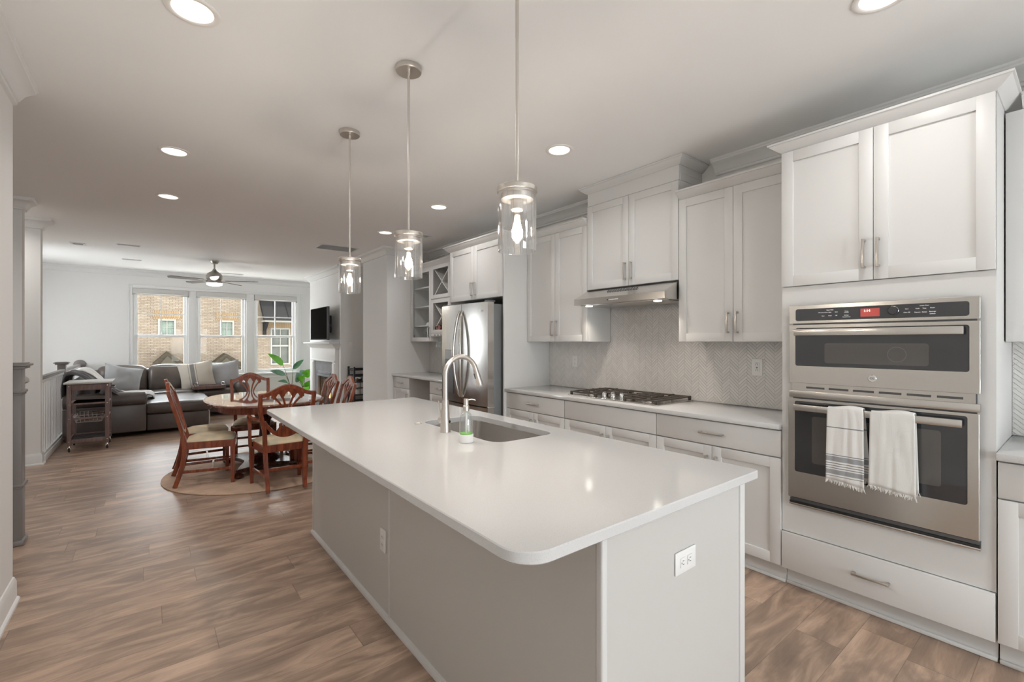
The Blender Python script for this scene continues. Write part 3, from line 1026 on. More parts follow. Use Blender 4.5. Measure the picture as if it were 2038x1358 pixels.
# worktops along the wall
def worktop(label, y0, y1, name='worktop'):
    m = M().box(2.768, XK - .0015, y0, y1, .8845, .914, .003)
    return tag(obj(name, m, 'quartz'), label, 'worktop', 'white worktops along the kitchen wall')


worktop('white quartz worktop with the gas cooktop set in it', 1.0995, 3.6385)
worktop('short white quartz worktop to the right of the oven tower', -.60, .2605)
worktop('white quartz desk top between refrigerator and jutting wall', 4.6855, 6.342)


# herringbone splashback
def herring(y0, y1, z0, z1, steps=None):
    w, n = .0175, 5
    mm = M()
    c45 = math.sqrt(.5)
    rng = random.Random(3)
    g = .0009

    def tilebox(a0, a1, b0, b1):
        cx, cz = (a0 + a1) / 2 * w, (b0 + b1) / 2 * w
        y = (cx - cz) * c45 + (y0 + y1) / 2
        z = (cx + cz) * c45 + (z0 + z1) / 2
        if not (y0 - .05 < y < y1 + .05 and z0 - .05 < z < z1 + .05): return
        rot = Matrix.Rotation(R(45), 3, 'X')
        mm.obox((XK - .0042 + rng.uniform(-.0003, .0003), y, z), (.005, (a1 - a0) * w - 2 * g, (b1 - b0) * w - 2 * g), rot, 0)
    K = int((y1 - y0 + z1 - z0) / w) + 10
    for k in range(-K, K):
        for q in range(-K // n - 2, K // n + 3):
            x, z = k + n * q, k - n * q
            tilebox(x, x + n, z, z + 1)
            tilebox(x + n, x + n + 1, z + 1 - n, z + 1)
    for co, no in (((0, y0, 0), (0, -1, 0)), ((0, y1, 0), (0, 1, 0)), ((0, 0, z0), (0, 0, -1)), ((0, 0, z1), (0, 0, 1))):
        bmesh.ops.bisect_plane(mm.bm, geom=mm.bm.verts[:] + mm.bm.edges[:] + mm.bm.faces[:], plane_co=co, plane_no=no, clear_outer=True)
    return mm


t = thing('backsplash', 'pale herringbone tile splashback behind the cooktop', 'splashback', (XK, 2.37, .914))
obj('grout', M().box(XK - .0035, XK - .001, 1.10, 3.638, .915, 1.377).box(XK - .0035, XK - .001, 1.907, 2.808, 1.377, 1.834), 'grout', t)
mm = merge(herring(1.10, 3.638, .915, 1.377), herring(1.909, 2.806, 1.3772, 1.72))
obj('tile', mm, 'tile', t, smooth=False)
t = thing('backsplash', 'pale herringbone tile splashback right of the oven tower', 'splashback', (XK, 0, .914))
obj('grout', M().box(XK - .0035, XK - .001, -.60, .2605, .915, 1.377), 'grout', t)
obj('tile', herring(-.60, .2605, .915, 1.377), 'tile', t, smooth=False)
t = thing('backsplash', 'pale tile splashback above the desk counter', 'splashback', (XK, 5.5, .914))
obj('grout', M().box(XK - .0035, XK - .001, 4.686, 6.342, .915, 1.377), 'grout', t)
obj('tile', herring(4.686, 6.342, .915, 1.377), 'tile', t, smooth=False)


# ------------------------------------------------------------------ wall oven with microwave above
t = thing('double_oven', 'stainless steel built-in microwave and oven in the grey tower', 'oven', (XT, .68, .49))
OX = XT - .026        # outer face of the steel fronts
oy0, oy1 = .306, 1.050
obj('chassis', M().box(XT - .004, XK - .08, oy0 + .012, oy1 - .012, .507, 1.56).box(XT - .012, XT + .005, oy0, oy1, .494, .522), 'dgrey', t)


def ring_slab(m, outer, inner, h0, h1, axis='x', b=.0015):
    """flat frame between two convex outlines, eased on its front rim"""
    cx = sum(p[0] for p in inner) / len(inner)
    cy_ = sum(p[1] for p in inner) / len(inner)

    def hit(poly, a):
        dx, dy = math.cos(a), math.sin(a)
        best = None
        for (xa, ya), (xb_, yb_) in zip(poly, poly[1:] + poly[:1]):
            xa, ya, xb_, yb_ = xa - cx, ya - cy_, xb_ - cx, yb_ - cy_
            den = dx * (yb_ - ya) - dy * (xb_ - xa)
            if abs(den) < 1e-12: continue
            tt = (xa * (yb_ - ya) - ya * (xb_ - xa)) / den
            uu = (xa * dy - ya * dx) / den
            if tt > 0 and -1e-9 <= uu <= 1 + 1e-9 and (best is None or tt < best): best = tt
        return (cx + dx * best, cy_ + dy * best)
    an = sorted({round(math.atan2(p[1] - cy_, p[0] - cx), 6) for p in outer + inner})
    A = [hit(outer, a) for a in an]
    B = [hit(inner, a) for a in an]
    f = {'z': lambda p, h: (p[0], p[1], h), 'x': lambda p, h: (h, p[0], p[1])}[axis]
    A2 = [(p[0] + (b if p[0] < cx else -b) * (abs(abs(p[0] - cx) - max(abs(q3[0] - cx) for q3 in outer)) < .003),
           p[1] + (b if p[1] < cy_ else -b) * (abs(abs(p[1] - cy_) - max(abs(q3[1] - cy_) for q3 in outer)) < .003)) for p in A]
    sq = [[f(p, h1) for p in B], [f(p, h1) for p in A], [f(p, h0 + b) for p in A], [f(p, h0) for p in A2], [f(p, h0) for p in B], [f(p, h1) for p in B]]
    m.ring(sq, True, False, False)
    bmesh.ops.remove_doubles(m.bm, verts=m.bm.verts, dist=1e-6)
    return m


def framed(x, y0, y1, z0, z1, gy0, gy1, gz0, gz1, t=.022, b=.002):
    return ring_slab(M(), rrect(y0, y1, z0, z1, .002, 2), rrect(gy0, gy1, gz0, gz1, .011, 6), x, x + t)


cp = obj('control_panel', framed(OX, oy0, oy1, 1.478, 1.575, .339, 1.018, 1.491, 1.555), 'steel', t)
obj('panel_glass', M().prism(rrect(.3385, 1.0185, 1.4905, 1.5555, .008), OX + .002, OX + .02, 'x'), 'blackgl', cp)
ds = obj('display', M().box(OX + .0005, OX + .004, .650, .726, 1.503, 1.543), 'disp', cp)
to = lambda y, z, x: (lambda a, b, c: (x - c, y - a, z + b))
obj('digits', text_mesh('1:14', .016, to(.700, 1.531, OX + .0003)), 'disptx', ds)
obj('knob', M().lathe([(.0, .016), (.017, .016), (.019, .012), (.019, 0), (.0, 0)], (OX + .002, .597, 1.527), 28, Matrix.Rotation(R(-90), 4, 'Y')), 'blackgl', cp)
obj('knob_ring', M().lathe([(.0195, .011), (.023, .006), (.023, 0), (.0195, 0), (.0195, .011)], (OX + .002, .597, 1.527), 28, Matrix.Rotation(R(-90), 4, 'Y'), cap=False), 'chrome', cp)
tx = None
rows = [(.888, 1.532, 'Microwave Oven'), (.857, 1.532, 'Bake'), (.829, 1.532, 'Broil'), (.785, 1.534, 'Timer'), (.785, 1.528, 'On/Off'),
        (.888, 1.514, 'Start'), (.857, 1.514, 'Proof'), (.829, 1.514, 'Off'), (.785, 1.514, 'Settings'), (.785, 1.505, 'Control Lock'), (.857, 1.544, 'Upper Oven'),
        (.548, 1.532, 'Start'), (.548, 1.516, 'Clear Off'), (.510, 1.532, 'Cook'), (.486, 1.532, 'Time'), (.458, 1.533, 'Power'), (.510, 1.515, 'Popcorn'),
        (.486, 1.515, 'Reheat'), (.458, 1.516, 'Beverage'), (.458, 1.506, 'Defrost'), (.486, 1.545, 'Lower Oven'), (.597, 1.548, 'Select')]
for y, z, s in rows:
    q = text_mesh(s, .0062, to(y, z, OX + .0017), .0002)
    tx = q if tx is None else merge(tx, q)
obj('lettering', tx, 'ctext', cp)

md = obj('microwave_door', framed(OX, oy0, oy1, 1.155, 1.469, .339, 1.019, 1.248, 1.453), 'steel', t)
obj('door_glass', M().prism(rrect(.3385, 1.0195, 1.2475, 1.4535, .010), OX + .003, OX + .02, 'x'), 'blackgl', md)
wn = obj('inner_window', M().prism(rrect(.471, .882, 1.267, 1.371, .012), OX + .0024, OX + .004, 'x'), 'ovenwin', md)
obj('turntable_mark', M().lathe([(.034, .0006), (.034, 0), (.036, 0), (.036, .0006), (.034, .0006)], (OX + .0024, .585, 1.318), 32, Matrix.Rotation(R(-90), 4, 'Y'), cap=False), 'dgrey', wn)


def oven_handle(parent, y0, y1, z0, z1):
    m = M().box(OX - .046, OX - .028, y0, y1, z0, z1, .003, 2)
    for y in (y0 + .012, y1 - .028): m.box(OX - .03, OX + .004, y, y + .016, z0 + .006, z1 - .006, .002)
    return obj('handle', m, 'steel', parent)


oven_handle(md, .352, 1.012, 1.411, 1.447)
lg = M().lathe([(.0, .003), (.0155, .003), (.0175, .0012), (.0175, 0), (.0, 0)], (OX + .0006, .679, 1.199), 32, Matrix.Rotation(R(-90), 4, 'Y'))
lo = obj('emblem', lg, 'chrome', md)
obj('emblem_script', text_mesh('GE', .015, to(.679, 1.199, OX - .0028), .0004), 'dgrey', lo)
m = M().box(OX + .012, XT - .003, oy0 + .015, oy1 - .01, 1.110, 1.154)
vt = obj('vent_rail', m, 'steel', t)
m = M()
for k in range(6): m.box(OX + .0105, OX + .014, .36 + k * .105, .445 + k * .105, 1.127, 1.137)
obj('vent_slot', m, 'slot', vt)
obj('vent_trim', M().box(OX, XT - .003, oy0, oy1, 1.077, 1.112, .002), 'steel', t)
od = obj('oven_door', framed(OX, oy0 + .003, oy1 + .004, .528, 1.070, .345, 1.022, .672, 1.057), 'steel', t)
obj('door_glass', M().prism(rrect(.3445, 1.0225, .6715, 1.0575, .010), OX + .003, OX + .02, 'x'), 'blackgl', od)
obj('inner_window', M().prism(rrect(.43, .94, .73, .98, .012), OX + .0024, OX + .004, 'x'), 'ovenwin', od)
oven_handle(od, .357, 1.013, 1.009, 1.043)
obj('lower_trim', M().box(OX + .004, XT - .003, oy0 + .002, oy1, .494, .508, .002).box(OX + .016, XT - .003, oy0 + .01, oy1 - .01, .508, .527), 'black', t)
obj('lower_rail', M().box(OX + .002, XT + .004, oy0 - .001, oy1 + .001, .486, .497, .002), 'steel', t)


# towels over the lower handle
def towel(name, label, y0, y1, zb, zbb, mat, seed, cat='towel'):
    yc = (y0 + y1) / 2
    hw = (y1 - y0) / 2
    xf, xb = OX - .054, OX - .020
    ztop = 1.051
    prof = []
    for k in range(25): prof.append((xf, zb + (ztop - .010 - zb) * k / 24))
    for k in range(1, 8):
        a = math.pi * k / 8
        prof.append(((xf + xb) / 2 - math.cos(a) * (xb - xf) / 2, ztop - .010 + math.sin(a) * .012))
    for k in range(25): prof.append((xb, ztop - .010 + (zbb - ztop + .010) * k / 24))
    n = len(prof) - 1

    def f(u, v):
        i = min(int(u * n + .5), n)
        x, z = prof[i]
        w = abs(v - .5) * 2
        front = i <= 24
        fall = max(0, min(1, (ztop - z) / .35))
        y = yc + (v - .5) * 2 * hw * (1 + .05 * fall) * (1 if front else .97)
        fold = .0045 * math.sin(v * 9 + seed) * fall + .004 * noise.noise(Vector((v * 5, z * 7, seed)))
        x += (-abs(fold) - .003 * fall) if front else min(0, fold) * .4
        z += (-.008 * fall * math.sin(v * 3.0 + seed)) if front else (.006 * math.sin(v * 5))
        if not front: y -= .018 * fall * (1 if seed < 5 else .3)
        return (x, y, z)
    m = M().surf(f, n, 24)
    o = obj(name, m, mat)
    sm = o.modifiers.new('thickness', 'SOLIDIFY')
    sm.thickness = .004
    sm.offset = 0
    tag(o, label, cat, 'towels on the oven handle')
    fr = M()
    rng = random.Random(seed)
    for side, zz in ((0, 0.0), (1, 1.0)):
        for k in range(80):
            v = (k + rng.uniform(-.4, .4) + .5) / 80
            v = max(.01, min(.99, v))
            p = f(zz, v)
            L = .019 * rng.uniform(.5, 1.3)
            dy = rng.uniform(-.009, .009)
            fr.tube([p, (p[0] + rng.uniform(-.002, .002), p[1] + dy * .5, p[2] - L * .5), (p[0] + rng.uniform(-.003, .003), p[1] + dy, p[2] - L)], [.0018, .0016, .0008], 4)
    obj('fringe', fr, 'towelw', o)
    return o


towel('hand_towel', 'white towel with grey stripes hanging on the oven handle', .700, .852, .675, .70, 'towels', 2)
towel('hand_towel', 'plain white ribbed towel hanging on the oven handle', .508, .674, .686, .69, 'towelw', 8)

# ------------------------------------------------------------------ range hood
t = thing('range_hood', 'sloped stainless steel range hood under the short cabinet', 'range hood', (3.1, 2.36, 1.69))
hy0, hy1 = 1.912, 2.805
hx = 2.895
sec = [(XK - .006, 1.690), (XK - .006, 1.833), (XU + .016, 1.833), (hx, 1.742), (hx, 1.692), (hx + .004, 1.690)]
obj('canopy', M().prism([(a, b) for a, b in sec], hy0, hy1, 'y'), 'steel', t, ang=20)
bt = obj('baffle', M().box(hx + .04, XK - .05, hy0 + .04, hy1 - .04, 1.684, 1.692, .002), 'steel', t)
for k, yy in enumerate((2.02, 2.70)):
    obj('lamp', M().lathe([(.0, -.006), (.026, -.006), (.03, -.003), (.03, 0), (.0, 0)], (hx + .075, yy, 1.684), 24), 'can', t)
    lamp('hood_lamp', 'SPOT', (hx + .075, yy, 1.672), 8.0, t, (1.0, .88, .74), (0, 0, 0), spot_size=R(125), spot_blend=1.0, shadow_soft_size=.03)
m = M()
for k in range(6): m.box(hx - .0015, hx + .002, 2.330 + k * .016, 2.341 + k * .016, 1.713, 1.720, .001)
obj('button', m, 'white', t)
obj('indicator', M().box(hx - .0015, hx + .002, 2.432, 2.441, 1.711, 1.722, .001), 'black', t)
m = M()
for k in range(12):
    y = 2.23 + k * .026
    m.obox((XU - .06, y, 1.801), (.03, .010, .003), Matrix.Rotation(R(-32), 3, 'Y'))
obj('vent_slot', m, 'slot', t)

# ------------------------------------------------------------------ gas cooktop
t = thing('gas_cooktop', 'stainless steel gas cooktop with iron grates on the worktop', 'cooktop', (3.1, 2.41, .914))
obj('plate', M().rpoly_prism(rrect(2.863, 3.368, 1.958, 2.862, .02), .9142, .922, .002), 'steel', t)


def grate(y0, y1):
    m = M()
    z = .951
    b = .0055
    xa, xb_ = 2.895, 3.345
    for (p, q) in (((xa, y0), (xb_, y0)), ((xa, y1), (xb_, y1)), ((xa, y0), (xa, y1)), ((xb_, y0), (xb_, y1))):
        m.box(min(p[0], q[0]) - b, max(p[0], q[0]) + b, min(p[1], q[1]) - b, max(p[1], q[1]) + b, z - .012, z, .002)
    for k in range(1, 5):
        x = xa + (xb_ - xa) * k / 5
        m.box(x - b, x + b, y0, y0 + (y1 - y0) * .38, z - .010, z + .004, .002).box(x - b, x + b, y1 - (y1 - y0) * .38, y1, z - .010, z + .004, .002)
    yc = (y0 + y1) / 2
    for s0, s1 in ((xa, xa + .08), (xa + .15, xb_ - .15), (xb_ - .08, xb_)): m.box(s0, s1, yc - b, yc + b, z - .010, z + .004, .002)
    for x in (xa, xb_):
        for y in (y0, y1): m.box(x - .009, x + .009, y - .009, y + .009, .922, z, .002)
    return m


for y0, y1 in ((1.985, 2.262), (2.275, 2.545), (2.558, 2.835)):
    if y0 == 2.275:
        m = M()
        z, b = .951, .0055
        m.box(3.02 - b, 3.345 + b, y0 - b, y0 + b, z - .012, z, .002).box(3.02 - b, 3.345 + b, y1 - b, y1 + b, z - .012, z, .002)
        m.box(3.02 - b, 3.02 + b, y0, y1, z - .012, z, .002).box(3.345 - b, 3.345 + b, y0, y1, z - .012, z, .002)
        for k in range(1, 4):
            x = 3.02 + .325 * k / 4
            m.box(x - b, x + b, y0, y0 + .09, z - .01, z + .004, .002).box(x - b, x + b, y1 - .09, y1, z - .01, z + .004, .002)
        for x in (3.02, 3.345):
            for y in (y0, y1): m.box(x - .009, x + .009, y - .009, y + .009, .922, z, .002)
        obj('grate', m, 'iron', t)
    else:
        obj('grate', grate(y0, y1), 'iron', t)
for x, y, r in ((3.00, 2.12, .045), (3.24, 2.12, .04), (3.18, 2.41, .055), (3.00, 2.70, .04), (3.24, 2.70, .045)):
    bn = obj('burner', M().lathe([(.0, .9222), (r + .012, .9222), (r + .010, .930), (r * .8, .934), (.0, .934)], (x, y, 0), 28), 'steel', t)
    obj('burner_cap', M().lathe([(.0, .934), (r * .75, .934), (r * .75, .941), (r * .6, .943), (.0, .943)], (x, y, 0), 28), 'iron', bn)
for x, y in ((2.905, 2.475), (2.955, 2.43), (2.905, 2.385), (2.955, 2.34)):
    kb = obj('knob', M().lathe([(.0, .9222), (.021, .9222), (.021, .928), (.017, .932), (.0165, .958), (.014, .962), (.0, .962)], (x, y, 0), 24), 'chrome', t)
    obj('knob_grip', M().box(x - .016, x + .016, y - .004, y + .004, .960, .971, .002), 'chrome', kb)

# ------------------------------------------------------------------ refrigerator
t = thing('refrigerator', 'stainless steel french door refrigerator with curved handles', 'refrigerator', (3.0, 4.16, 0))
ry0, ry1 = 3.69, 4.585
obj('body', M().box(2.685, XK - .03, ry0 + .008, ry1 - .008, .03, 1.755, .006), plain('fridge grey side', (.20, .21, .215), .42, .5), t)
obj('foot_grille', M().box(2.72, 2.75, ry0 + .02, ry1 - .02, 0.001, .06), 'dgrey', t)


def bow_door(y0, y1, z0, z1, yc, half):
    nn = 14
    poly = []
    for k in range(nn + 1):
        y = y0 + (y1 - y0) * k / nn
        poly.append((2.603 - .022 * (1 - ((y - yc) / half) ** 2), y))
    poly += [(2.678, y1), (2.678, y0)]
    m = M().ring([[(a, b, z0) for a, b in poly], [(a, b, z1) for a, b in poly]])
    return m


ym = (ry0 + ry1) / 2
H = (ry1 - ry0) / 2
rd = obj('door', bow_door(ry0, ym - .003, .735, 1.772, ym, H), 'steelv', t, ang=25)
ld = obj('door', bow_door(ym + .003, ry1, .735, 1.772, ym, H), 'steelv', t, ang=25)
fd = obj('freezer_drawer', bow_door(ry0, ry1, .07, .722, ym, H), 'steelv', t, ang=25)
for dr_, sg in ((rd, -1), (ld, 1)):
    pts, rs = [], []
    for k in range(29):
        q = k / 28
        z = .80 + .90 * q
        b = math.sin(math.pi * q)
        pts.append((2.578 - .058 * b ** .6, ym + sg * (.018 + .046 * b), z))
        rs.append(.013 + .005 * b)
    obj('handle', M().tube(pts, rs, 12), 'steelv', dr_)
pts = [(2.575 - .05 * min(1, math.sin(math.pi * k / 20) * 3), ry0 + .12 + (ry1 - ry0 - .24) * k / 20, .655) for k in range(21)]
obj('handle', M().tube(pts, .013, 12), 'steelv', fd)
dp = obj('dispenser', M().prism(rrect(4.30, 4.47, .82, 1.29, .012), 2.576, 2.592, 'x'), 'dgrey', ld)
obj('dispenser_panel', M().prism(rrect(4.305, 4.465, 1.19, 1.285, .008), 2.572, 2.578, 'x'), plain('dispenser grey', (.33, .34, .34), .3, .3), dp)
obj('dispenser_spout', M().box(2.560, 2.578, 4.365, 4.405, 1.165, 1.192, .004), 'dgrey', dp)
obj('hinge_cover', M().box(2.612, 2.70, ry0 + .006, ry0 + .07, 1.7725, 1.79, .005), 'dgrey', t)
obj('hinge_cover', M().box(2.612, 2.70, ry1 - .07, ry1 - .006, 1.7725, 1.79, .005), 'dgrey', t)
obj('hinge', M().box(2.615, 2.69, ry0 + .001, ry0 + .03, .7225, .7345, .002), 'chrome', t)
lo = obj('emblem', text_mesh('LG', .026, to(3.775, 1.685, 2.5925), .0006), 'chrome', rd)
obj('emblem_badge', M().lathe([(.0, .0012), (.011, .0012), (.012, 0), (.0, 0)], (2.5938, 3.815, 1.685), 24, Matrix.Rotation(R(-90), 4, 'Y')), 'chrome', lo)


# ------------------------------------------------------------------ island
IX0, IX1, IY0, IY1 = .9285, 1.717, .800, 3.50
t = thing('kitchen_island', 'long grey kitchen island with panelled sides', 'kitchen island', (1.32, 2.15, 0))
m = M()
m.box(IX0 + .006, IX1 - .02, IY0 + .02, IY0 + .06, .001, .875).box(IX0 + .006, IX1 - .02, IY1 - .03, IY1 - .003, .001, .875)
m.box(IX0 + .006, IX0 + .03, IY0 + .06, IY1 - .03, .001, .875).box(IX1 - .04, IX1 - .02, IY0 + .06, IY1 - .03, .11, .875)
m.box(IX0 + .03, IX1 - .04, IY0 + .06, IY1 - .03, .11, .13)
obj('body', m, 'isl', t)
obj('side_panel', M().box(IX0, IX0 + .006, IY0 + .02, 2.147, .001, .8835), 'isl', t)
obj('side_panel', M().box(IX0, IX0 + .006, 2.159, IY1 - .02, .001, .8835), 'isl', t)
for a, b in ((2.147, 2.159), (IY1 - .02, IY1)): obj('batten', M().box(IX0 - .005, IX0 + .006, a, b, .001, .8835, .002), 'cab', t)
obj('end_panel', M().box(IX0 + .02, IX1 - .036, IY0 + .004, IY0 + .02, .001, .8835), 'isl', t)
obj('corner_post', M().box(IX0 - .003, IX0 + .020, IY0 - .004, IY0 + .02, .001, .8835, .006, 3), 'cab', t)
obj('corner_post', M().box(IX1 - .036, IX1, IY0 - .002, IY0 + .03, .001, .8835, .003), 'cab', t)
obj('base_shoe', M().mold([(IX0 - .0, IY1 + .004), (IX0 - .0, IY0 + .004)], [(0, .001), (.017, .001), (.017, .012), (.012, .021), (0, .026)]), 'cab', t)
ys = [IY0 + .03 + k * (IY1 - IY0 - .04) / 4 for k in range(5)]
for a, b in zip(ys, ys[1:]):
    d = obj('door', M().box(IX1 - .02, IX1 - .001, a + .002, b - .002, .115, .72, .0015), 'cab', t)
    d = obj('drawer', M().box(IX1 - .02, IX1 - .001, a + .002, b - .002, .724, .876, .0015), 'cab', t)
obj('top_rail', M().box(IX0 + .006, IX1 - .02, IY0 + .02, 1.60, .875, .8835).box(IX0 + .006, IX1 - .02, 2.55, IY1 - .003, .875, .8835), 'isl', t)

# island worktop, a slab with the sink cut out
TX0, TX1, TY0, TY1 = .628, 1.740, .757, 3.540
SX0, SX1, SY0, SY1 = 1.245, 1.625, 1.70, 2.44
outer = rrect(TX0, TX1, TY0, TY1, (.085, .018, .018, .05), 10)
inner = rrect(SX0, SX1, SY0, SY1, .075, 10)
cxs, cys = (SX0 + SX1) / 2, (SY0 + SY1) / 2


def cast(poly, a):
    dx, dy = math.cos(a), math.sin(a)
    best = None
    n = len(poly)
    for i in range(n):
        x1, y1 = poly[i][0] - cxs, poly[i][1] - cys
        x2, y2 = poly[(i + 1) % n][0] - cxs, poly[(i + 1) % n][1] - cys
        den = dx * (y2 - y1) - dy * (x2 - x1)
        if abs(den) < 1e-12: continue
        tt = (x1 * (y2 - y1) - y1 * (x2 - x1)) / den
        uu = (x1 * dy - y1 * dx) / den
        if tt > 0 and -1e-9 <= uu <= 1 + 1e-9:
            if best is None or tt < best: best = tt
    return (cxs + dx * best, cys + dy * best)


angs = sorted({round(math.atan2(p[1] - cys, p[0] - cxs), 6) for p in outer + inner})
Lo = [cast(outer, a) for a in angs]
Li = [cast(inner, a) for a in angs]


def toward(P, Q, k):
    out = []
    n = len(P)
    for i in range(n):
        a, b = Vector(P[i - 1]), Vector(P[(i + 1) % n])
        tt = (b - a)
        nn = Vector((-tt.y, tt.x)).normalized()
        q = Vector(P[i])
        if nn.dot(Vector(Q[i]) - q) < 0: nn = -nn
        out.append(q + nn * k)
    return out


Lo2 = toward(Lo, Li, .003)
Li2 = toward(Li, Lo, .002)
z0, z1 = .8840, .914
m = M()
seq = [[(p[0], p[1], z0) for p in Li], [(p[0], p[1], z0) for p in Lo2], [(p[0], p[1], z0 + .003) for p in Lo], [(p[0], p[1], z1 - .003) for p in Lo],
       [(p[0], p[1], z1) for p in Lo2], [(p[0], p[1], z1) for p in Li2], [(p[0], p[1], z1 - .002) for p in Li], [(p[0], p[1], z0) for p in Li]]
m.ring(seq, True, False, False)
bmesh.ops.remove_doubles(m.bm, verts=m.bm.verts, dist=1e-5)
tag(obj('island_worktop', m, 'quartz', ang=20), 'large white quartz island worktop with rounded near corner', 'worktop')

# undermount sink
t = thing('kitchen_sink', 'stainless steel undermount sink in the island', 'sink', (cxs, cys, .70))
q = [rrect(SX0 - .012, SX1 + .012, SY0 - .012, SY1 + .012, .085, 8), rrect(SX0 - .004, SX1 + .004, SY0 - .004, SY1 + .004, .077, 8), rrect(SX0 + .004, SX1 - .004, SY0 + .004, SY1 - .004, .07, 8),
     rrect(SX0 + .012, SX1 - .012, SY0 + .012, SY1 - .012, .065, 8), rrect(SX0 + .04, SX1 - .04, SY0 + .04, SY1 - .04, .05, 8)]
zz = (.8832, .8832, .72, .690, .682)
m = M().ring([[(p[0], p[1], z) for p in pl] for pl, z in zip(q, zz)], True, False, True)
o = obj('basin', m, 'sink', t, ang=50)
o.modifiers.new('thickness', 'SOLIDIFY').thickness = .0012
obj('drain', M().lathe([(.0, .6835), (.045, .6835), (.045, .686), (.035, .6855), (.0, .684)], (cxs + .05, cys, 0), 28), 'chrome', t)

# faucet
fx, fy = 1.198, 2.076
t = thing('kitchen_faucet', 'brushed nickel gooseneck faucet behind the sink', 'faucet', (fx, fy, .914))
obj('base', M().lathe([(.0, .9143), (.027, .9143), (.0265, .925), (.0165, 1.075), (.0155, 1.078), (.0, 1.078)], (fx, fy, 0), 28), 'nickel', t)
pts = [(fx, fy, 1.078), (fx, fy, 1.12), (fx, fy, 1.16), (fx, fy, 1.20)]
rad = .095
zc0 = 1.205
for k in range(1, 17):
    a = math.pi - (math.pi - R(18)) * k / 16
    pts.append((fx + rad + rad * math.cos(a), fy, zc0 + rad * math.sin(a)))
obj('spout', M().tube(pts, .0135, 16), 'nickel', t)
a = R(18)
p0 = Vector((fx + rad + rad * math.cos(a), fy, zc0 + rad * math.sin(a)))
dv = Vector((math.sin(a), 0, -math.cos(a)))
sp = obj('spray_head', M().tube([p0, p0 + dv * .004, p0 + dv * .008, p0 + dv * .092, p0 + dv * .098], [.0135, .0128, .0142, .0205, .0195], 20), 'nickel', t)
obj('spray_button', M().obox(tuple(p0 + dv * .04 + Vector((-.0165, 0, -.004))), (.004, .008, .03), Matrix.Rotation(-a, 3, 'Y'), .0015), 'black', sp)
lv = obj('handle_hub', M().lathe([(.0, 0), (.017, 0), (.0175, .03), (.015, .036), (.0, .036)], (fx, fy + .018, .972), 20, Matrix.Rotation(R(-90), 4, 'X')), 'nickel', t)
obj('lever', M().tube([(fx, fy + .042, .985), (fx - .004, fy + .05, 1.01), (fx - .01, fy + .055, 1.07)], [.0055, .0052, .0045], 10), 'nickel', lv)
obj('sensor', M().lathe([(.0, .002), (.0065, .002), (.0075, 0), (.0, 0)], (fx + .012, fy - .0205, .968), 16, Matrix.Rotation(R(90), 4, 'X')), 'black', t)

# soap pump
sx, sy = 1.152, 1.806
t = thing('soap_dispenser', 'clear glass soap bottle with steel pump and white base', 'soap dispenser', (sx, sy, .914))
gl = obj('bottle', M().lathe([(.031, .950), (.0315, .985), (.031, 1.02), (.026, 1.040), (.016, 1.052), (.0125, 1.056), (.0125, 1.062)], (sx, sy, 0), 32, cap=False), 'cglass', t)
obj('sleeve', M().lathe([(.0, .9145), (.031, .9145), (.0335, .917), (.0335, .951), (.032, .953), (.030, .951), (.0, .951)], (sx, sy, 0), 32), 'white', t)
obj('soap', M().lathe([(.0, .9512), (.0295, .9512), (.0298, .957), (.0, .957)], (sx, sy, 0), 28), 'soapg', t)
obj('dip_tube', M().tube([(sx, sy, .957), (sx + .002, sy, 1.05)], .0042, 10), 'white', t)
pm = obj('pump', M().lathe([(.0, 1.060), (.0145, 1.060), (.0145, 1.082), (.0115, 1.085), (.0115, 1.112), (.010, 1.115), (.0, 1.115)], (sx, sy, 0), 24), 'nickel', t)
obj('nozzle', M().tube([(sx + .008, sy, 1.109), (sx + .025, sy - .008, 1.1115), (sx + .037, sy - .014, 1.109), (sx + .041, sy - .016, 1.105)], [.0032, .003, .0026, .002], 8), 'white', pm)

t = thing('disposal_button', 'small round metal button set in the island top by the faucet', 'button', (1.198, 2.381, .914))
obj('ring', M().lathe([(.0, .9143), (.021, .9143), (.021, .917), (.014, .919), (.0125, .9165), (.0, .9165)], (1.198, 2.381, 0), 28), 'nickel', t)
obj('cap', M().lathe([(.0, .9166), (.011, .9166), (.011, .918), (.0, .9185)], (1.198, 2.381, 0), 20), 'white', t)


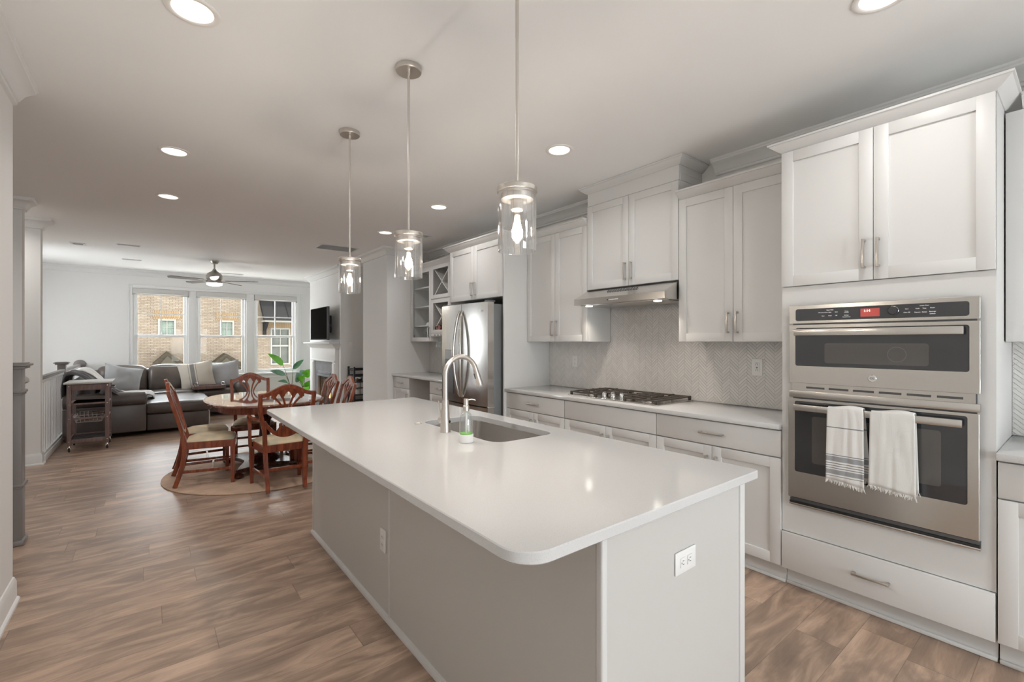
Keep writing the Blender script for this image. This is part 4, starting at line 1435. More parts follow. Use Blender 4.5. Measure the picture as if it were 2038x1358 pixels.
# ------------------------------------------------------------------ outlets and switches
def outlet(label, c, face, horiz=False, kind='duplex'):
    """c = centre on the wall, face = 'x-' or 'y-' (the side it looks to)"""
    w, h = (.114, .070) if horiz else (.070, .114)
    if kind == 'gfci': w, h = .075, .12

    def P(a, b, d):
        return (c[0] - d, c[1] - a, c[2] + b) if face == 'x-' else (c[0] + a, c[1] - d, c[2] + b)

    def bx(m, a0, a1, b0, b1, d0, d1, bv=0.0):
        p, q2 = P(a0, b0, d0), P(a1, b1, d1)
        return m.box(p[0], q2[0], p[1], q2[1], p[2], q2[2], bv)
    t = thing('wall_switch' if kind == 'switch' else 'wall_outlet', label, 'switch' if kind == 'switch' else 'outlet', c)
    obj('cover_plate', bx(M(), -w / 2, w / 2, -h / 2, h / 2, .0005, .006, .0025), 'white', t)
    if kind == 'switch':
        for s_ in (-.02, .02) if w > .1 else (0,):
            obj('rocker', bx(M(), s_ - .011, s_ + .011, -.03, .03, .006, .010, .002), 'white', t)
    elif kind == 'gfci':
        obj('receptacle', bx(M(), -.017, .017, -.034, .034, .006, .0085, .001), 'white', t)
        m = M()
        for s_ in (-.02, .02):
            bx(m, -.008, -.0055, s_ - .005, s_ + .005, .008, .0090)
            bx(m, .0055, .008, s_ - .005, s_ + .005, .008, .0090)
            bx(m, -.003, .003, s_ + .008, s_ + .012, .008, .0090)
        bx(m, -.006, .006, -.003, .003, .008, .0095)
        obj('slots', m, 'slot', t)
    else:
        for s_ in (-.0195, .0195):
            a, b = (s_, 0) if horiz else (0, s_)
            rc = obj('receptacle', bx(M(), a - .0135, a + .0135, b - .0145, b + .0145, .006, .0085, .006), 'white', t)
            m = M()
            if horiz:
                bx(m, a - .004, a + .004, b + .0045, b + .0065, .0083, .0090)
                bx(m, a - .004, a + .004, b - .0065, b - .0045, .0083, .0090)
                bx(m, a - .010, a - .007, b - .002, b + .002, .0083, .0090)
            else:
                bx(m, a + .0045, a + .0065, b - .004, b + .004, .0083, .0090)
                bx(m, a - .0065, a - .0045, b - .004, b + .004, .0083, .0090)
                bx(m, a - .002, a + .002, b - .010, b - .007, .0083, .0090)
            obj('slots', m, 'slot', rc)
    return t


outlet('white horizontal outlet on the near end of the island', (1.325, IY0 + .004, .692), 'y-', True)
outlet('white upright outlet on the long side of the island', (IX0, 2.225, .378), 'x-')
outlet('white outlet with black test button on the tile near the oven tower', (XK - .0068, 1.487, 1.197), 'x-', kind='gfci')
outlet('small white outlet on the tile near the refrigerator panel', (XK - .0068, 3.262, 1.180), 'x-')
outlet('white wall switch in the shaded alcove above the ladder shelf', (2.872, 8.40, 1.31), 'y-', kind='switch')


# ------------------------------------------------------------------ pendant lamps
t = thing('pendant_lamp', '', 'pendant lamp', (0, 0, 0), group='glass pendant lamps over the island')
zt = CEIL
obj('canopy', M().lathe([(.0, zt - .0005), (.062, zt - .0005), (.063, zt - .004), (.063, zt - .022), (.060, zt - .026), (.0, zt - .026)], (0, 0, 0), 36), 'nickel', t)
obj('rod', M().tube([(0, 0, zt - .026), (0, 0, zt - .30)], .0065, 12).tube([(0, 0, zt - .30), (0, 0, 1.93)], .0058, 12).tube([(0, 0, zt - .045), (0, 0, zt - .026)], .010, 12), 'nickel', t)
cp = obj('cap', M().lathe([(.0, 1.935), (.010, 1.935), (.012, 1.922), (.068, 1.920), (.071, 1.916), (.071, 1.902), (.066, 1.899), (.066, 1.895), (.058, 1.893), (.057, 1.876), (.0, 1.874)], (0, 0, 0), 40), 'nickel', t)
obj('socket', M().lathe([(.0, 1.874), (.022, 1.874), (.0225, 1.842), (.019, 1.838), (.0, 1.838)], (0, 0, 0), 24), 'nickel', t)
obj('glass_shade', M().lathe([(.066, 1.901), (.067, 1.86), (.067, 1.70), (.066, 1.695), (.064, 1.695), (.0635, 1.70), (.0635, 1.86), (.063, 1.901)], (0, 0, 0), 56, cap=False), 'pglass', t)
m = M()
for k in range(18):
    a = 2 * math.pi * k / 18
    m.tube([(.0655 * math.cos(a), .0655 * math.sin(a), 1.70), (.0655 * math.cos(a), .0655 * math.sin(a), 1.89)], .0016, 6)
obj('flute', m, 'pglass', t)
bb = obj('bulb', M().lathe([(.0, 1.838), (.012, 1.838), (.013, 1.825), (.018, 1.81), (.0215, 1.785), (.019, 1.762), (.010, 1.748), (.0, 1.745)], (0, 0, 0), 24), 'bulbglass', t)
obj('filament', M().lathe([(.0, 1.825), (.008, 1.822), (.010, 1.80), (.010, 1.772), (.006, 1.764), (.0, 1.762)], (0, 0, 0), 16), 'bulb', bb)
lamp('pendant_light', 'POINT', (0, 0, 1.79), BULB_W, t, (1.0, .93, .84), shadow_soft_size=.02)
pend = [(1.012, 1.256, 'nearest glass pendant, hanging before the range hood'), (1.012, 2.115, 'middle glass pendant of the row over the island'),
        (1.022, 3.000, 'farthest glass pendant, hanging in front of the alcove')]
t.location = (pend[0][0], pend[0][1], 0)
t['label'] = pend[0][2]
for x, y, lab in pend[1:]: dup(t, (x, y, 0), 0, lab)

# ------------------------------------------------------------------ recessed lamps
t = thing('recessed_lamp', '', 'ceiling lamp', (0, 0, 0), group='recessed lamps in the ceiling')
obj('trim_ring', M().lathe([(.098, -.0005), (.098, -.004), (.093, -.007), (.078, -.0065), (.073, -.003), (.073, -.0005), (.098, -.0005)], (0, 0, 0), 40, cap=False), 'canring', t)
obj('lens', M().lathe([(.0, -.0035), (.052, -.0035), (.052, -.0005), (.0, -.0005)], (0, 0, 0), 36), 'can', t)
obj('baffle', M().lathe([(.052, -.0025), (.073, -.0045), (.073, -.0005), (.052, -.0005), (.052, -.0025)], (0, 0, 0), 36, cap=False), emis('baffle with painted lamp glow', (1.0, .90, .78), 1.3), t)  # baffle glows by itself, standing in for lamp light on a recessed cone
lamp('recessed_light', 'AREA', (0, 0, -.012), CAN_W, t, (1.0, .97, .94), shape='DISK', size=.14, spread=R(150))
cans = [(.140, 2.30, 'recessed lamp nearest the camera, above the floor left of the island'), (.140, 4.09, 'recessed lamp over the aisle, second from the camera on the left'),
        (.140, 5.39, 'recessed lamp farthest back on the left, towards the stairs'), (2.290, 2.364, 'recessed lamp over the aisle in front of the range hood'),
        (2.300, 4.118, 'recessed lamp over the aisle in front of the refrigerator'), (2.317, 5.498, 'recessed lamp behind the middle pendant, near the desk'),
        (2.268, .524, 'recessed lamp in front of the oven tower at the top edge')]
t.location = (cans[0][0], cans[0][1], CEIL)
t['label'] = cans[0][2]
for x, y, lab in cans[1:]: dup(t, (x, y, CEIL), 0, lab)
for x, y, lab in ((-1.35, 5.1, 'added unseen recessed lamp over the stair landing behind the left wall'), (-1.40, 6.88, 'added unseen recessed lamp between the two narrow wall ends'),
                  (-1.55, 8.4, 'added unseen recessed lamp over the stairwell behind the white railing')): dup(t, (x, y, CEIL), 0, lab)  # unseen fill lamps, added to brighten the wall ends, railing and stairwell


# ------------------------------------------------------------------ ceiling vents
def vent(label, x0, x1, y0, y1, n, name='ceiling_vent'):
    t = thing(name, label, 'vent', ((x0 + x1) / 2, (y0 + y1) / 2, CEIL))
    z = CEIL
    m = M()
    w = .03 if min(x1 - x0, y1 - y0) > .15 else .012
    m.box(x0, x1, y0, y0 + w, z - .007, z - .0005, .002).box(x0, x1, y1 - w, y1, z - .007, z - .0005, .002)
    m.box(x0, x0 + w, y0 + w, y1 - w, z - .007, z - .0005, .002).box(x1 - w, x1, y0 + w, y1 - w, z - .007, z - .0005, .002)
    fr = obj('frame', m, 'trim', t)
    obj('backing', M().box(x0 + w, x1 - w, y0 + w, y1 - w, z - .002, z - .0005), 'vent', t)
    m = M()
    for k in range(n):
        y = y0 + w + (y1 - y0 - 2 * w) * (k + .5) / n
        m.obox(((x0 + x1) / 2, y, z - .005), (x1 - x0 - 2 * w, (y1 - y0 - 2 * w) / n * .6, .0018), Matrix.Rotation(R(25), 3, 'X'))
    obj('slat', m, 'trim', t)
    return t


vent('large white ceiling vent with slats behind the far pendant', 1.868, 2.425, 6.66, 7.04, 9)
vent('white ceiling vent half hidden behind the middle pendant', 2.45, 2.86, 5.28, 5.45, 5)
vent('small square grey grille in the ceiling above the railing', -.86, -.70, 8.68, 8.86, 4)
vent('thin white slot in the living room ceiling above the sofa arm', -.36, -.10, 8.42, 8.50, 2)
vent('thin white slot in the living room ceiling near the leftmost window', -.36, -.10, 9.89, 9.97, 2)
vent('thin white slot vent in the ceiling between fan and windows', 1.10, 1.50, 10.70, 10.80, 3)

# ------------------------------------------------------------------ ceiling fan
fxx, fyy = .86, 9.19
t = thing('ceiling_fan', 'brushed nickel ceiling fan with five grey blades and a lit lamp', 'ceiling fan', (fxx, fyy, CEIL))
obj('canopy', M().lathe([(.0, CEIL - .0005), (.068, CEIL - .0005), (.066, CEIL - .02), (.045, CEIL - .055), (.018, CEIL - .066), (.0, CEIL - .066)], (fxx, fyy, 0), 32), 'nickeld', t)
obj('rod', M().tube([(fxx, fyy, CEIL - .06), (fxx, fyy, 2.58)], .013, 12), 'nickeld', t)
obj('motor', M().lathe([(.0, 2.60), (.022, 2.60), (.03, 2.575), (.06, 2.55), (.10, 2.525), (.118, 2.49), (.118, 2.43), (.10, 2.405), (.10, 2.385), (.118, 2.38), (.118, 2.36), (.0, 2.36)], (fxx, fyy, 0), 36), 'nickeld', t)
obj('lamp_lens', M().lathe([(.0, 2.315), (.07, 2.318), (.108, 2.332), (.114, 2.345), (.114, 2.36), (.0, 2.36)], (fxx, fyy, 0), 36), 'fanlight', t)
lamp('fan_light', 'POINT', (fxx, fyy, 2.26), 7.0, t, (1, .93, .86), shadow_soft_size=.1)
for k in range(5):
    a = R(-95.3 + 72 * k)
    rot = Matrix.Rotation(a, 3, 'Z') @ Matrix.Rotation(R(9), 3, 'X')
    ca = Vector((fxx, fyy, 2.405))
    poly = [(.17, -.045), (.50, -.062), (.63, -.060), (.66, .02), (.62, .062), (.50, .062), (.17, .045)]
    mm = M()
    mm.ring([[tuple(ca + rot @ Vector((p[0], p[1], -.004))) for p in poly], [tuple(ca + rot @ Vector((p[0], p[1], .004))) for p in poly]])
    bl = obj('blade', mm, 'fanblade', t)
    mm = M().obox(tuple(ca + rot @ Vector((.145, 0, -.007))), (.11, .035, .006), rot, .002).obox(tuple(ca + rot @ Vector((.21, 0, -.007))), (.06, .07, .005), rot, .002)
    obj('blade_bracket', mm, 'nickeld', bl)

# ------------------------------------------------------------------ dining set
TC = Vector((1.0, 5.68, 0))
t = thing('dining_table', 'oval mahogany dining table on one turned pedestal', 'dining table', TC)


def oval(a, b, n=64, p=2.5):
    out = []
    for k in range(n):
        th = 2 * math.pi * k / n
        c, s_ = math.cos(th), math.sin(th)
        out.append((TC.x + a * math.copysign(abs(c) ** (2 / p), c), TC.y + b * math.copysign(abs(s_) ** (2 / p), s_)))
    return out


TA, TB = .56, .745
lv = [(oval(TA - .012, TB - .012), .740), (oval(TA - .002, TB - .002), .745), (oval(TA, TB), .752), (oval(TA - .002, TB - .002), .760), (oval(TA - .014, TB - .014), .765),
      (oval(TA - .022, TB - .022), .7655)]
_tt = wood_material('polished mahogany top', (0.15, .045, .024), (.27, .09, .045), .10, 1.0, (20, 2, 2))
_tt.node_tree.nodes['Principled BSDF'].inputs['Coat IOR'].default_value = 2.0
_tt.node_tree.nodes['Principled BSDF'].inputs['Coat Roughness'].default_value = 0.05
obj('table_top', M().ring([[(p[0], p[1], z) for p in pl] for pl, z in lv]), _tt, t)
obj('apron', M().ring([[(p[0], p[1], z) for p in oval(TA - .09, TB - .09)] for z in (.668, .741)]), 'mahog', t)
obj('pedestal', M().lathe([(.0, .10), (.15, .10), (.155, .125), (.13, .15), (.07, .165), (.06, .20), (.10, .235), (.115, .275), (.095, .315), (.06, .335), (.055, .37),
                           (.05, .45), (.062, .52), (.09, .555), (.105, .58), (.095, .60), (.075, .615), (.09, .64), (.16, .668), (.0, .668)], (TC.x, TC.y, 0), 32), 'mahogd', t)
# platform with concave sides
pl = []
hx_, hy_ = .33, .41
corner = [(-hx_, -hy_), (hx_, -hy_), (hx_, hy_), (-hx_, hy_)]
for i in range(4):
    a, b = Vector(corner[i]), Vector(corner[(i + 1) % 4])
    for k in range(10):
        q2 = k / 10
        p = a.lerp(b, q2)
        s_ = 1 - .38 * math.sin(math.pi * q2)
        pl.append((TC.x + p.x * s_, TC.y + p.y * s_))
obj('platform', M().rpoly_prism(pl, .062, .102, .006), 'mahogd', t)
for cx_, cy_ in corner:
    obj('bun_foot', M().lathe([(.0, .0125), (.03, .0125), (.05, .028), (.052, .042), (.036, .058), (.03, .064), (.0, .064)], (TC.x + cx_ * .92, TC.y + cy_ * .92, 0), 24), 'mahogd', t)


def bk(z):
    """how far the chair back leans at height z"""
    q2 = max(0, (z - .42) / .56)
    return -.195 - .115 * q2 - .03 * q2 * q2


def make_chair(name, label, fw, rw, tw, armchair=False, mahog='mahog'):
    t = thing(name, label, 'chair', (0, 0, 0), group='mahogany dining chairs round the table')
    D = .21
    # seat frame
    sf = M()
    out = [(-rw, -D + .01), (rw, -D + .01), (fw, D)]
    nb = 8
    bowf = .035 if armchair else .015
    for k in range(nb + 1):
        q2 = k / nb
        out.append((fw - 2 * fw * q2, D + bowf * math.sin(math.pi * q2)))
    out = out[:2] + out[3:]
    sf.rpoly_prism(out, .365, .432, .003)
    obj('seat_frame', sf, mahog, t)

    def top(u, v):
        y = -D + .022 + (2 * D - .034) * v
        hw = (rw + (fw - rw) * v) - .012
        x = (u * 2 - 1) * hw
        y += bowf * math.sin(math.pi * u) * v
        ed = min(1, 5 * min(u, 1 - u)) * min(1, 5 * min(v, 1 - v))
        z = .430 + .034 * math.sqrt(max(0, min(1, ed))) + .010 * math.sin(math.pi * u) * math.sin(math.pi * v)
        return (x, y, z)
    obj('seat_cushion', M().surf(top, 24, 24), 'seat', t)
    for s_ in (-1, 1):
        obj('leg', M().bar([(s_ * (fw - .020), D - .022, .43), (s_ * (fw - .020), D - .022, .36), (s_ * (fw - .020), D - .022, 0.0145)], [.042, .042, .028], [.042, .042, .028], (0, 1, 0)), mahog, t)
        pts, ww = [], []
        for k in range(17):
            z = .016 + (.91 - .016) * k / 16
            if z < .43:
                q2 = 1 - z / .43
                y = -.195 - .085 * q2 * q2
                x = rw - .018 - .012 * q2
            else:
                y = bk(z)
                q2 = (z - .43) / .48
                x = rw - .018 + (tw - rw + .018) * (1 - (1 - min(1, q2)) ** 1.8) - .016 * math.sin(math.pi * min(1, q2 * 1.6)) * (q2 < .625)
            pts.append((s_ * x, y, z))
            ww.append(.034 if z > .05 else .030)
        # post runs down into the rear leg: one piece of timber
        obj('leg', M().bar(pts, ww, [.030 if p[2] > .5 else .038 for p in pts], (0, 1, .15)), mahog, t)
    # camel crest
    pts = []
    for k in range(25):
        q2 = k / 24 * 2 - 1
        a = abs(q2)
        z = .905 + .075 * (0.5 + 0.5 * math.cos(math.pi * min(1, a * 1.12))) - .004
        pts.append((q2 * (tw + .014), bk(z), z))
    obj('crest_rail', M().bar(pts, .034, .026, (0, 1, .2)), mahog, t)
    # shield bottom
    pts = []
    for k in range(21):
        q2 = k / 20 * 2 - 1
        z = .515 + .14 * abs(q2) ** 2.4
        xw = rw - .022 + .02 * abs(q2)
        pts.append((q2 * xw, bk(z) + .002, z))
    obj('shield_rail', M().bar(pts, .030, .022, (0, 1, .2)), mahog, t)
    # pierced splat
    m = M()
    waist = .72
    for kk in (-1.5, -.5, .5, 1.5):
        pts, wd = [], []
        for k in range(19):
            z = .525 + (.880 - .525) * k / 18
            d = (z - waist)
            up = max(0, d / .20)
            dn = max(0, -d / .20)
            x = kk * (.0175 + (.060 if abs(kk) > 1 else .090) * min(1, up / .8) ** 1.9 * (.9 if abs(kk) > 1 else .75) + .026 * dn ** 1.7) * tw / .21
            pts.append((x, bk(z), z))
            wd.append(.014 + .008 * up ** 2 + .006 * dn ** 2)
        m.bar(pts, wd, .014, (0, 1, .2))
    obj('splat', m, mahog, t)
    m = M()
    ks = tw / .21
    lo_, hi_ = [], []
    for k in range(53):
        x = -.128 + .256 * k / 52
        a = abs(x)
        if a < .036: zb = .868 + .058 * math.cos(a / .036 * math.pi / 2)
        elif a < .050: zb = .868
        elif a < .098: zb = .862 + .044 * math.sin((a - .050) / .048 * math.pi)
        elif a < .118: zb = .858
        else: zb = .872
        lo_.append((x * ks, zb))
        q2 = min(1, abs(x * ks) / (tw + .014) * 1.12)
        hi_.append((x * ks, max(zb + .004, .901 + .075 * (.5 + .5 * math.cos(math.pi * q2)) - .004)))
    for (xa, za), (xb_, zb2), (xc, zc3), (xd, zd3) in zip(lo_, lo_[1:], hi_, hi_[1:]):
        m.ring([[(xa, bk(za) + sg, za), (xb_, bk(zb2) + sg, zb2), (xd, bk(zd3) + sg, zd3), (xc, bk(zc3) + sg, zc3)] for sg in (-.006, .006)])
    bmesh.ops.remove_doubles(m.bm, verts=m.bm.verts, dist=1e-5)
    obj('splat_head', m, mahog, t)
    m = M()
    pa = [(-.095, .53), (-.05, .60), (-.02, .575), (0, .60), (.02, .575), (.05, .60), (.095, .53), (0, .505)]
    m.ring([[(x * tw / .21, bk(z) - .005, z) for x, z in pa], [(x * tw / .21, bk(z) + .005, z) for x, z in pa]])
    obj('splat_foot', m, mahog, t)
    # stretchers
    for s_ in (-1, 1):
        obj('stretcher', M().bar([(s_ * (fw - .022), D - .03, .155), (s_ * (rw - .022), -.225, .155)], .026, .017, (1, 0, 0)), mahog, t)
    obj('stretcher', M().bar([(-(fw + rw) / 2 + .02, .02, .155), ((fw + rw) / 2 - .02, .02, .155)], .017, .022, (0, 0, 1)), mahog, t)
    obj('stretcher', M().bar([(-rw + .02, -.215, .21), (rw - .02, -.215, .21)], .017, .026, (0, 0, 1)), mahog, t)
    if armchair:
        for s_ in (-1, 1):
            sup = M().bar([(s_ * (fw + .006), D - .10, .38), (s_ * (fw + .008), D - .105, .45), (s_ * (fw + .012), D - .125, .55), (s_ * (fw + .014), D - .10, .64), (s_ * (fw + .012), D - .07, .665)],
                          [.034, .032, .026, .028, .03], .026, (1, 0, 0))
            ar = obj('arm', M().tube([(s_ * (fw + .012), D - .05, .655), (s_ * (fw + .012), D - .09, .672), (s_ * (fw + .006), D - .18, .660), (s_ * (tw - .02), -.10, .655), (s_ * (tw - .012), bk(.68), .68)],
                                     [.014, .018, .016, .015, .014], 10), mahog, t)
            obj('arm_support', sup, mahog, ar)
    return t


arm = make_chair('dining_armchair', 'mahogany armchair at the near end of the table, back to the camera', .234, .185, .225, True)
arm.location = (.99, 4.862, 0)
side = make_chair('dining_chair', 'mahogany chair on the sofa side of the table, nearest the camera', .228, .182, .198)
side.location = (.475, 5.43, 0)
side.rotation_euler = (0, 0, R(-97))
dup(side, (.472, 5.935, 0), R(-93), 'mahogany chair on the sofa side of the table, behind another chair')
dup(side, (.962, 6.20, 0), R(176), 'mahogany chair at the far end of the table, facing the camera')
dup(side, (1.40, 5.655, 0), R(92), 'mahogany chair on the fireplace side, the farther of two')
dup(side, (1.43, 5.165, 0), R(90), 'mahogany chair on the fireplace side, beside the island corner')

m = M().lathe([(.0, .0005), (.90, .0005), (.915, .003), (.915, .010), (.905, .0122), (.0, .0122)], (0, 0, 0), 96)
o = obj('round_rug', m, 'rug')
o.location = (1.0, 5.62, 0)
tag(o, 'round tan jute rug under the dining table', 'rug')

# ------------------------------------------------------------------ sectional sofa
t = thing('sectional_sofa', 'dark brown leather corner sofa under the windows', 'sofa', (.2, 10.0, 0))
L1, L2 = 'leather', 'leather2'
sY = 8.62
obj('base', M().box(-.915, -.06, sY + .06, 11.10, .07, .36, .03, 3).box(-.06, 1.40, 10.08, 11.10, .07, .36, .03, 3), L1, t)
ch = obj('chaise_base', M().box(-.035, .745, sY + .08, 10.08, .055, .30, .025, 3), L1, t)
m = M().tube([(.742, sY + .085, .06), (.747, sY + .083, .15), (.747, sY + .083, .29), (.73, sY + .083, .30)], .006, 6)
obj('piping', m, 'piping', ch)
obj('chaise_cushion', M().soft((.365, 9.36, .385), (.83, 1.42, .17), .05, (0.0, .01, .022), wob=.006, seed=3), L1, t)
obj('front_arm', M().box(-.925, -.035, sY, sY + .20, .07, .46, .02, 3), L1, t)
obj('arm_roll', M().tube([(-.93, sY + .115, .535), (-.92, sY + .115, .535), (-.05, sY + .115, .535), (-.03, sY + .115, .535)], [.085, .108, .108, .09], 28), L1, t)
obj('side_back', M().soft((-.825, 9.95, .50), (.19, 2.25, .62), .07, (.01, 0, .02)), L1, t)
obj('rear_back', M().soft((.22, 11.00, .56), (2.36, .22, .62), .07, (0, .01, .01)), L1, t)
for k, (x0, x1) in enumerate(((-.72, -.03), (-.02, .665), (.68, 1.30))):
    rot = Matrix.Rotation(R(-9), 3, 'X')
    obj('back_cushion', M().soft(((x0 + x1) / 2, 10.76, .69), (x1 - x0, .24, .50), .09, (.0, .04, .02), rot, wob=.012, seed=k), L2, t)
obj('seat_cushion', M().soft((-.405, 9.42, .415), (.73, 1.16, .16), .05, (0, 0, .015), wob=.004, seed=5), L1, t)
for k, (x0, x1) in enumerate(((-.75, -.03), (-.02, .665), (.675, 1.28))):
    obj('seat_cushion', M().soft(((x0 + x1) / 2, 10.34, .42), (x1 - x0, .66, .165), .05, (0, 0, .02), wob=.005, seed=8 + k), L1, t)
obj('end_arm', M().soft((1.40, 10.53, .34), (.24, 1.02, .56), .10, (.01, .01, .01)), L1, t)
for x, y in ((-.87, sY + .10), (1.44, 10.12), (1.44, 11.0), (-.85, 11.0)):
    obj('foot', M().box(x - .04, x + .04, y - .04, y + .04, .001, .075, .006), 'cartwood', t)


def throw_pillow(label, c, size, rx, rz, mat, th=.10, ry=0):
    def f(sg):
        def g(u, v):
            a, b = u * 2 - 1, v * 2 - 1
            k = max(0, (1 - abs(a) ** 2.6) * (1 - abs(b) ** 2.6)) ** .55
            pinch = 1 - .10 * (abs(a) ** 2 * (1 - b * b) + abs(b) ** 2 * (1 - a * a))
            wr = .012 * noise.noise(Vector((a * 3, b * 3, c[0] * 5 + sg)))
            return (a * size / 2 * pinch, sg * (k * th + wr * k), b * size / 2 * pinch)
        return g
    m = M().surf(f(1), 22, 22).surf(f(-1), 22, 22)
    bmesh.ops.remove_doubles(m.bm, verts=m.bm.verts, dist=1e-4)
    o = obj('throw_pillow', m, mat, ang=60)
    o.location = c
    o.rotation_euler = (R(rx), R(ry), R(rz))
    return tag(o, label, 'pillow')


throw_pillow('plain grey throw pillow beside the draped blankets', (-.36, 10.28, .715), .54, -22, 14, 'greyf', ry=13)
throw_pillow('cream throw pillow with a woven grey stripe', (.70, 10.40, .735), .56, -16, -6, 'creamp', ry=-9)
throw_pillow('grey throw pillow at the right end of the sofa', (1.14, 10.42, .735), .54, -18, -14, 'greyf', ry=-10)


def drape(name, label, path, wdir, width, mat, amp, seed, taper=None, cat='blanket', nu=70, nv=30):
    P = [Vector(p) for p in path]
    seglen = [0]
    for a, b in zip(P, P[1:]): seglen.append(seglen[-1] + (b - a).length)
    wd = Vector(wdir).normalized()

    def at(s_):
        s_ *= seglen[-1]
        for i in range(len(P) - 1):
            if s_ <= seglen[i + 1] + 1e-9:
                q2 = (s_ - seglen[i]) / (seglen[i + 1] - seglen[i])
                p0_, p1_, p2_, p3_ = P[max(i - 1, 0)], P[i], P[i + 1], P[min(i + 2, len(P) - 1)]
                return .5 * ((2 * p1_) + (p2_ - p0_) * q2 + (2 * p0_ - 5 * p1_ + 4 * p2_ - p3_) * q2 ** 2 + (3 * p1_ - p0_ - 3 * p2_ + p3_) * q2 ** 3)
        return P[-1]

    def f(u, v):
        p = at(u)
        w = width * (1 if taper is None else taper(u))
        k = (v - .5)
        q2 = p + wd * k * w
        nz = noise.noise(Vector((u * 5 + seed, v * 3.5, seed))) + .6 * noise.noise(Vector((u * 3, v * 11 + seed, 2.0)))
        rid = abs(math.sin(v * 13 + 3 * noise.noise(Vector((u * 3, v, seed)))))
        q2 = q2 + Vector((0, 0, 1)) * (amp * (.5 * nz + .7 * rid))
        q2.y -= amp * .6 * rid
        return q2
    m = M().surf(f, nu, nv)
    o = obj(name, m, mat, ang=70)
    sm = o.modifiers.new('thickness', 'SOLIDIFY')
    sm.thickness = .012
    sm.offset = 1
    return tag(o, label, cat)


drape('throw_blanket', 'charcoal grey blanket bunched over the near corner of the sofa',
      [(-.93, 9.02, .60), (-.93, 9.02, .78), (-.88, 9.02, .90), (-.75, 9.00, .88), (-.60, 8.98, .76), (-.45, 8.98, .66), (-.30, 9.0, .55)], (0, 1, 0), .62, 'greyblk', .06, 2)
drape('throw_blanket', 'off white knit blanket draped from the sofa back to the seat',
      [(-.93, 9.62, .70), (-.90, 9.62, .90), (-.76, 9.62, .93), (-.60, 9.60, .78), (-.48, 9.58, .60), (-.30, 9.55, .54), (-.05, 9.5, .535), (.04, 9.5, .51), (.06, 9.5, .45)], (0, 1, .04), .60, 'whiteblk', .030, 6)

# tray on the sofa seat
t = thing('serving_tray', 'brown wooden tray with chrome handles on the sofa seat', 'tray', (.86, 10.16, .52))
obj('tray_base', M().box(.62, 1.10, 9.92, 10.22, .524, .534, .003), 'cartwood', t)
obj('rim', M().box(.62, 1.10, 9.91, 9.923, .522, .585, .002).box(.62, 1.10, 10.217, 10.23, .522, .585, .002).box(.612, .625, 9.91, 10.23, .522, .585, .002).box(1.095, 1.108, 9.91, 10.23, .522, .585, .002), 'cartwood', t)
for x in (.66, 1.06):
    m = M().box(x - .03, x + .03, 9.905, 9.93, .585, .593, .002).box(x - .03, x - .02, 9.905, 9.93, .585, .625, .002).box(x + .012, x + .022, 9.905, 9.93, .585, .645, .002).box(x - .02, x + .022, 9.905, 9.93, .640, .648, .002)
    obj('handle', m, 'chrome', t)

# ------------------------------------------------------------------ kitchen cart
t = thing('rolling_cart', 'narrow brown wooden rolling cart with a pale top beside the sofa', 'cart', (-.60, 8.20, 0))
kx0, kx1, ky0, ky1 = -.805, -.408, 7.89, 8.42
for x in (kx0, kx1 - .04):
    for y in (ky0, ky1 - .04):
        obj('leg', M().box(x, x + .04, y, y + .04, .075, .845, .003), 'cartwood', t)
        cs = obj('caster', M().box(x + .010, x + .030, y + .005, y + .035, .050, .075, .003).box(x + .006, x + .011, y + .004, y + .036, .022, .055, .002).box(x + .029, x + .034, y + .004, y + .036, .022, .055, .002), 'chrome', t)
        obj('wheel', M().lathe([(.0, -.009), (.022, -.009), (.0245, -.005), (.0245, .005), (.022, .009), (.0, .009)], (x + .02, y + .02, .0255), 20, Matrix.Rotation(R(90), 4, 'Y')), 'rubber', cs)
obj('top', M().box(kx0 - .03, kx1 + .035, ky0 - .02, ky1 + .02, .846, .866, .004), 'carttop', t)
obj('towel_bar', M().tube([(kx1 + .03, ky0 + .10, .78), (kx1 + .045, ky0 + .10, .78), (kx1 + .045, ky1 - .1, .78), (kx1 + .03, ky1 - .1, .78)], .006, 8).box(kx1 - .001, kx1 + .03, ky0 + .09, ky0 + .11, .77, .79).box(kx1 - .001, kx1 + .03, ky1 - .11, ky1 - .09, .77, .79), 'cartwood', t)
for z0_, z1_ in ((.765, .840), (.105, .155), (.40, .425)):
    for y in (ky0 + .008, ky1 - .024): obj('rail', M().box(kx0 + .04, kx1 - .04, y, y + .016, z0_, z1_, .002), 'cartwood', t)
    for x in (kx0 + .008, kx1 - .024): obj('rail', M().box(x, x + .016, ky0 + .04, ky1 - .04, z0_, z1_, .002), 'cartwood', t)
obj('shelf', M().box(kx0 + .005, kx1 - .005, ky0 + .042, ky1 - .042, .585, .603, .002).box(kx0 + .041, kx1 - .041, ky0 + .004, ky1 - .004, .585, .603, .002), 'cartwood', t)
m = M()
for k in range(7):
    y = ky0 + .03 + k * .066
    m.box(kx0 + .024, kx1 - .024, y, y + .036, .135, .147, .002)
obj('slatted_shelf', m, plain('dark slat', (.03, .026, .026), .5), t)
m = M()
bx0_, bx1_, by0_, by1_ = kx0 + .05, kx1 - .045, ky0 + .03, ky1 - .03
for z, s_ in ((.445, 0), (.40, .015), (.355, .03)):
    m.tube([(bx0_ + s_, by0_ + s_, z), (bx1_ - s_, by0_ + s_, z), (bx1_ - s_, by1_ - s_, z), (bx0_ + s_, by1_ - s_, z)], .0022, 6, closed=True)
for k in range(7):
    x = bx0_ + .03 + (bx1_ - bx0_ - .06) * k / 6
    m.tube([(x, by0_, .445), (x, by0_ + .03, .355), (x, by1_ - .03, .355), (x, by1_, .445)], .0016, 5)
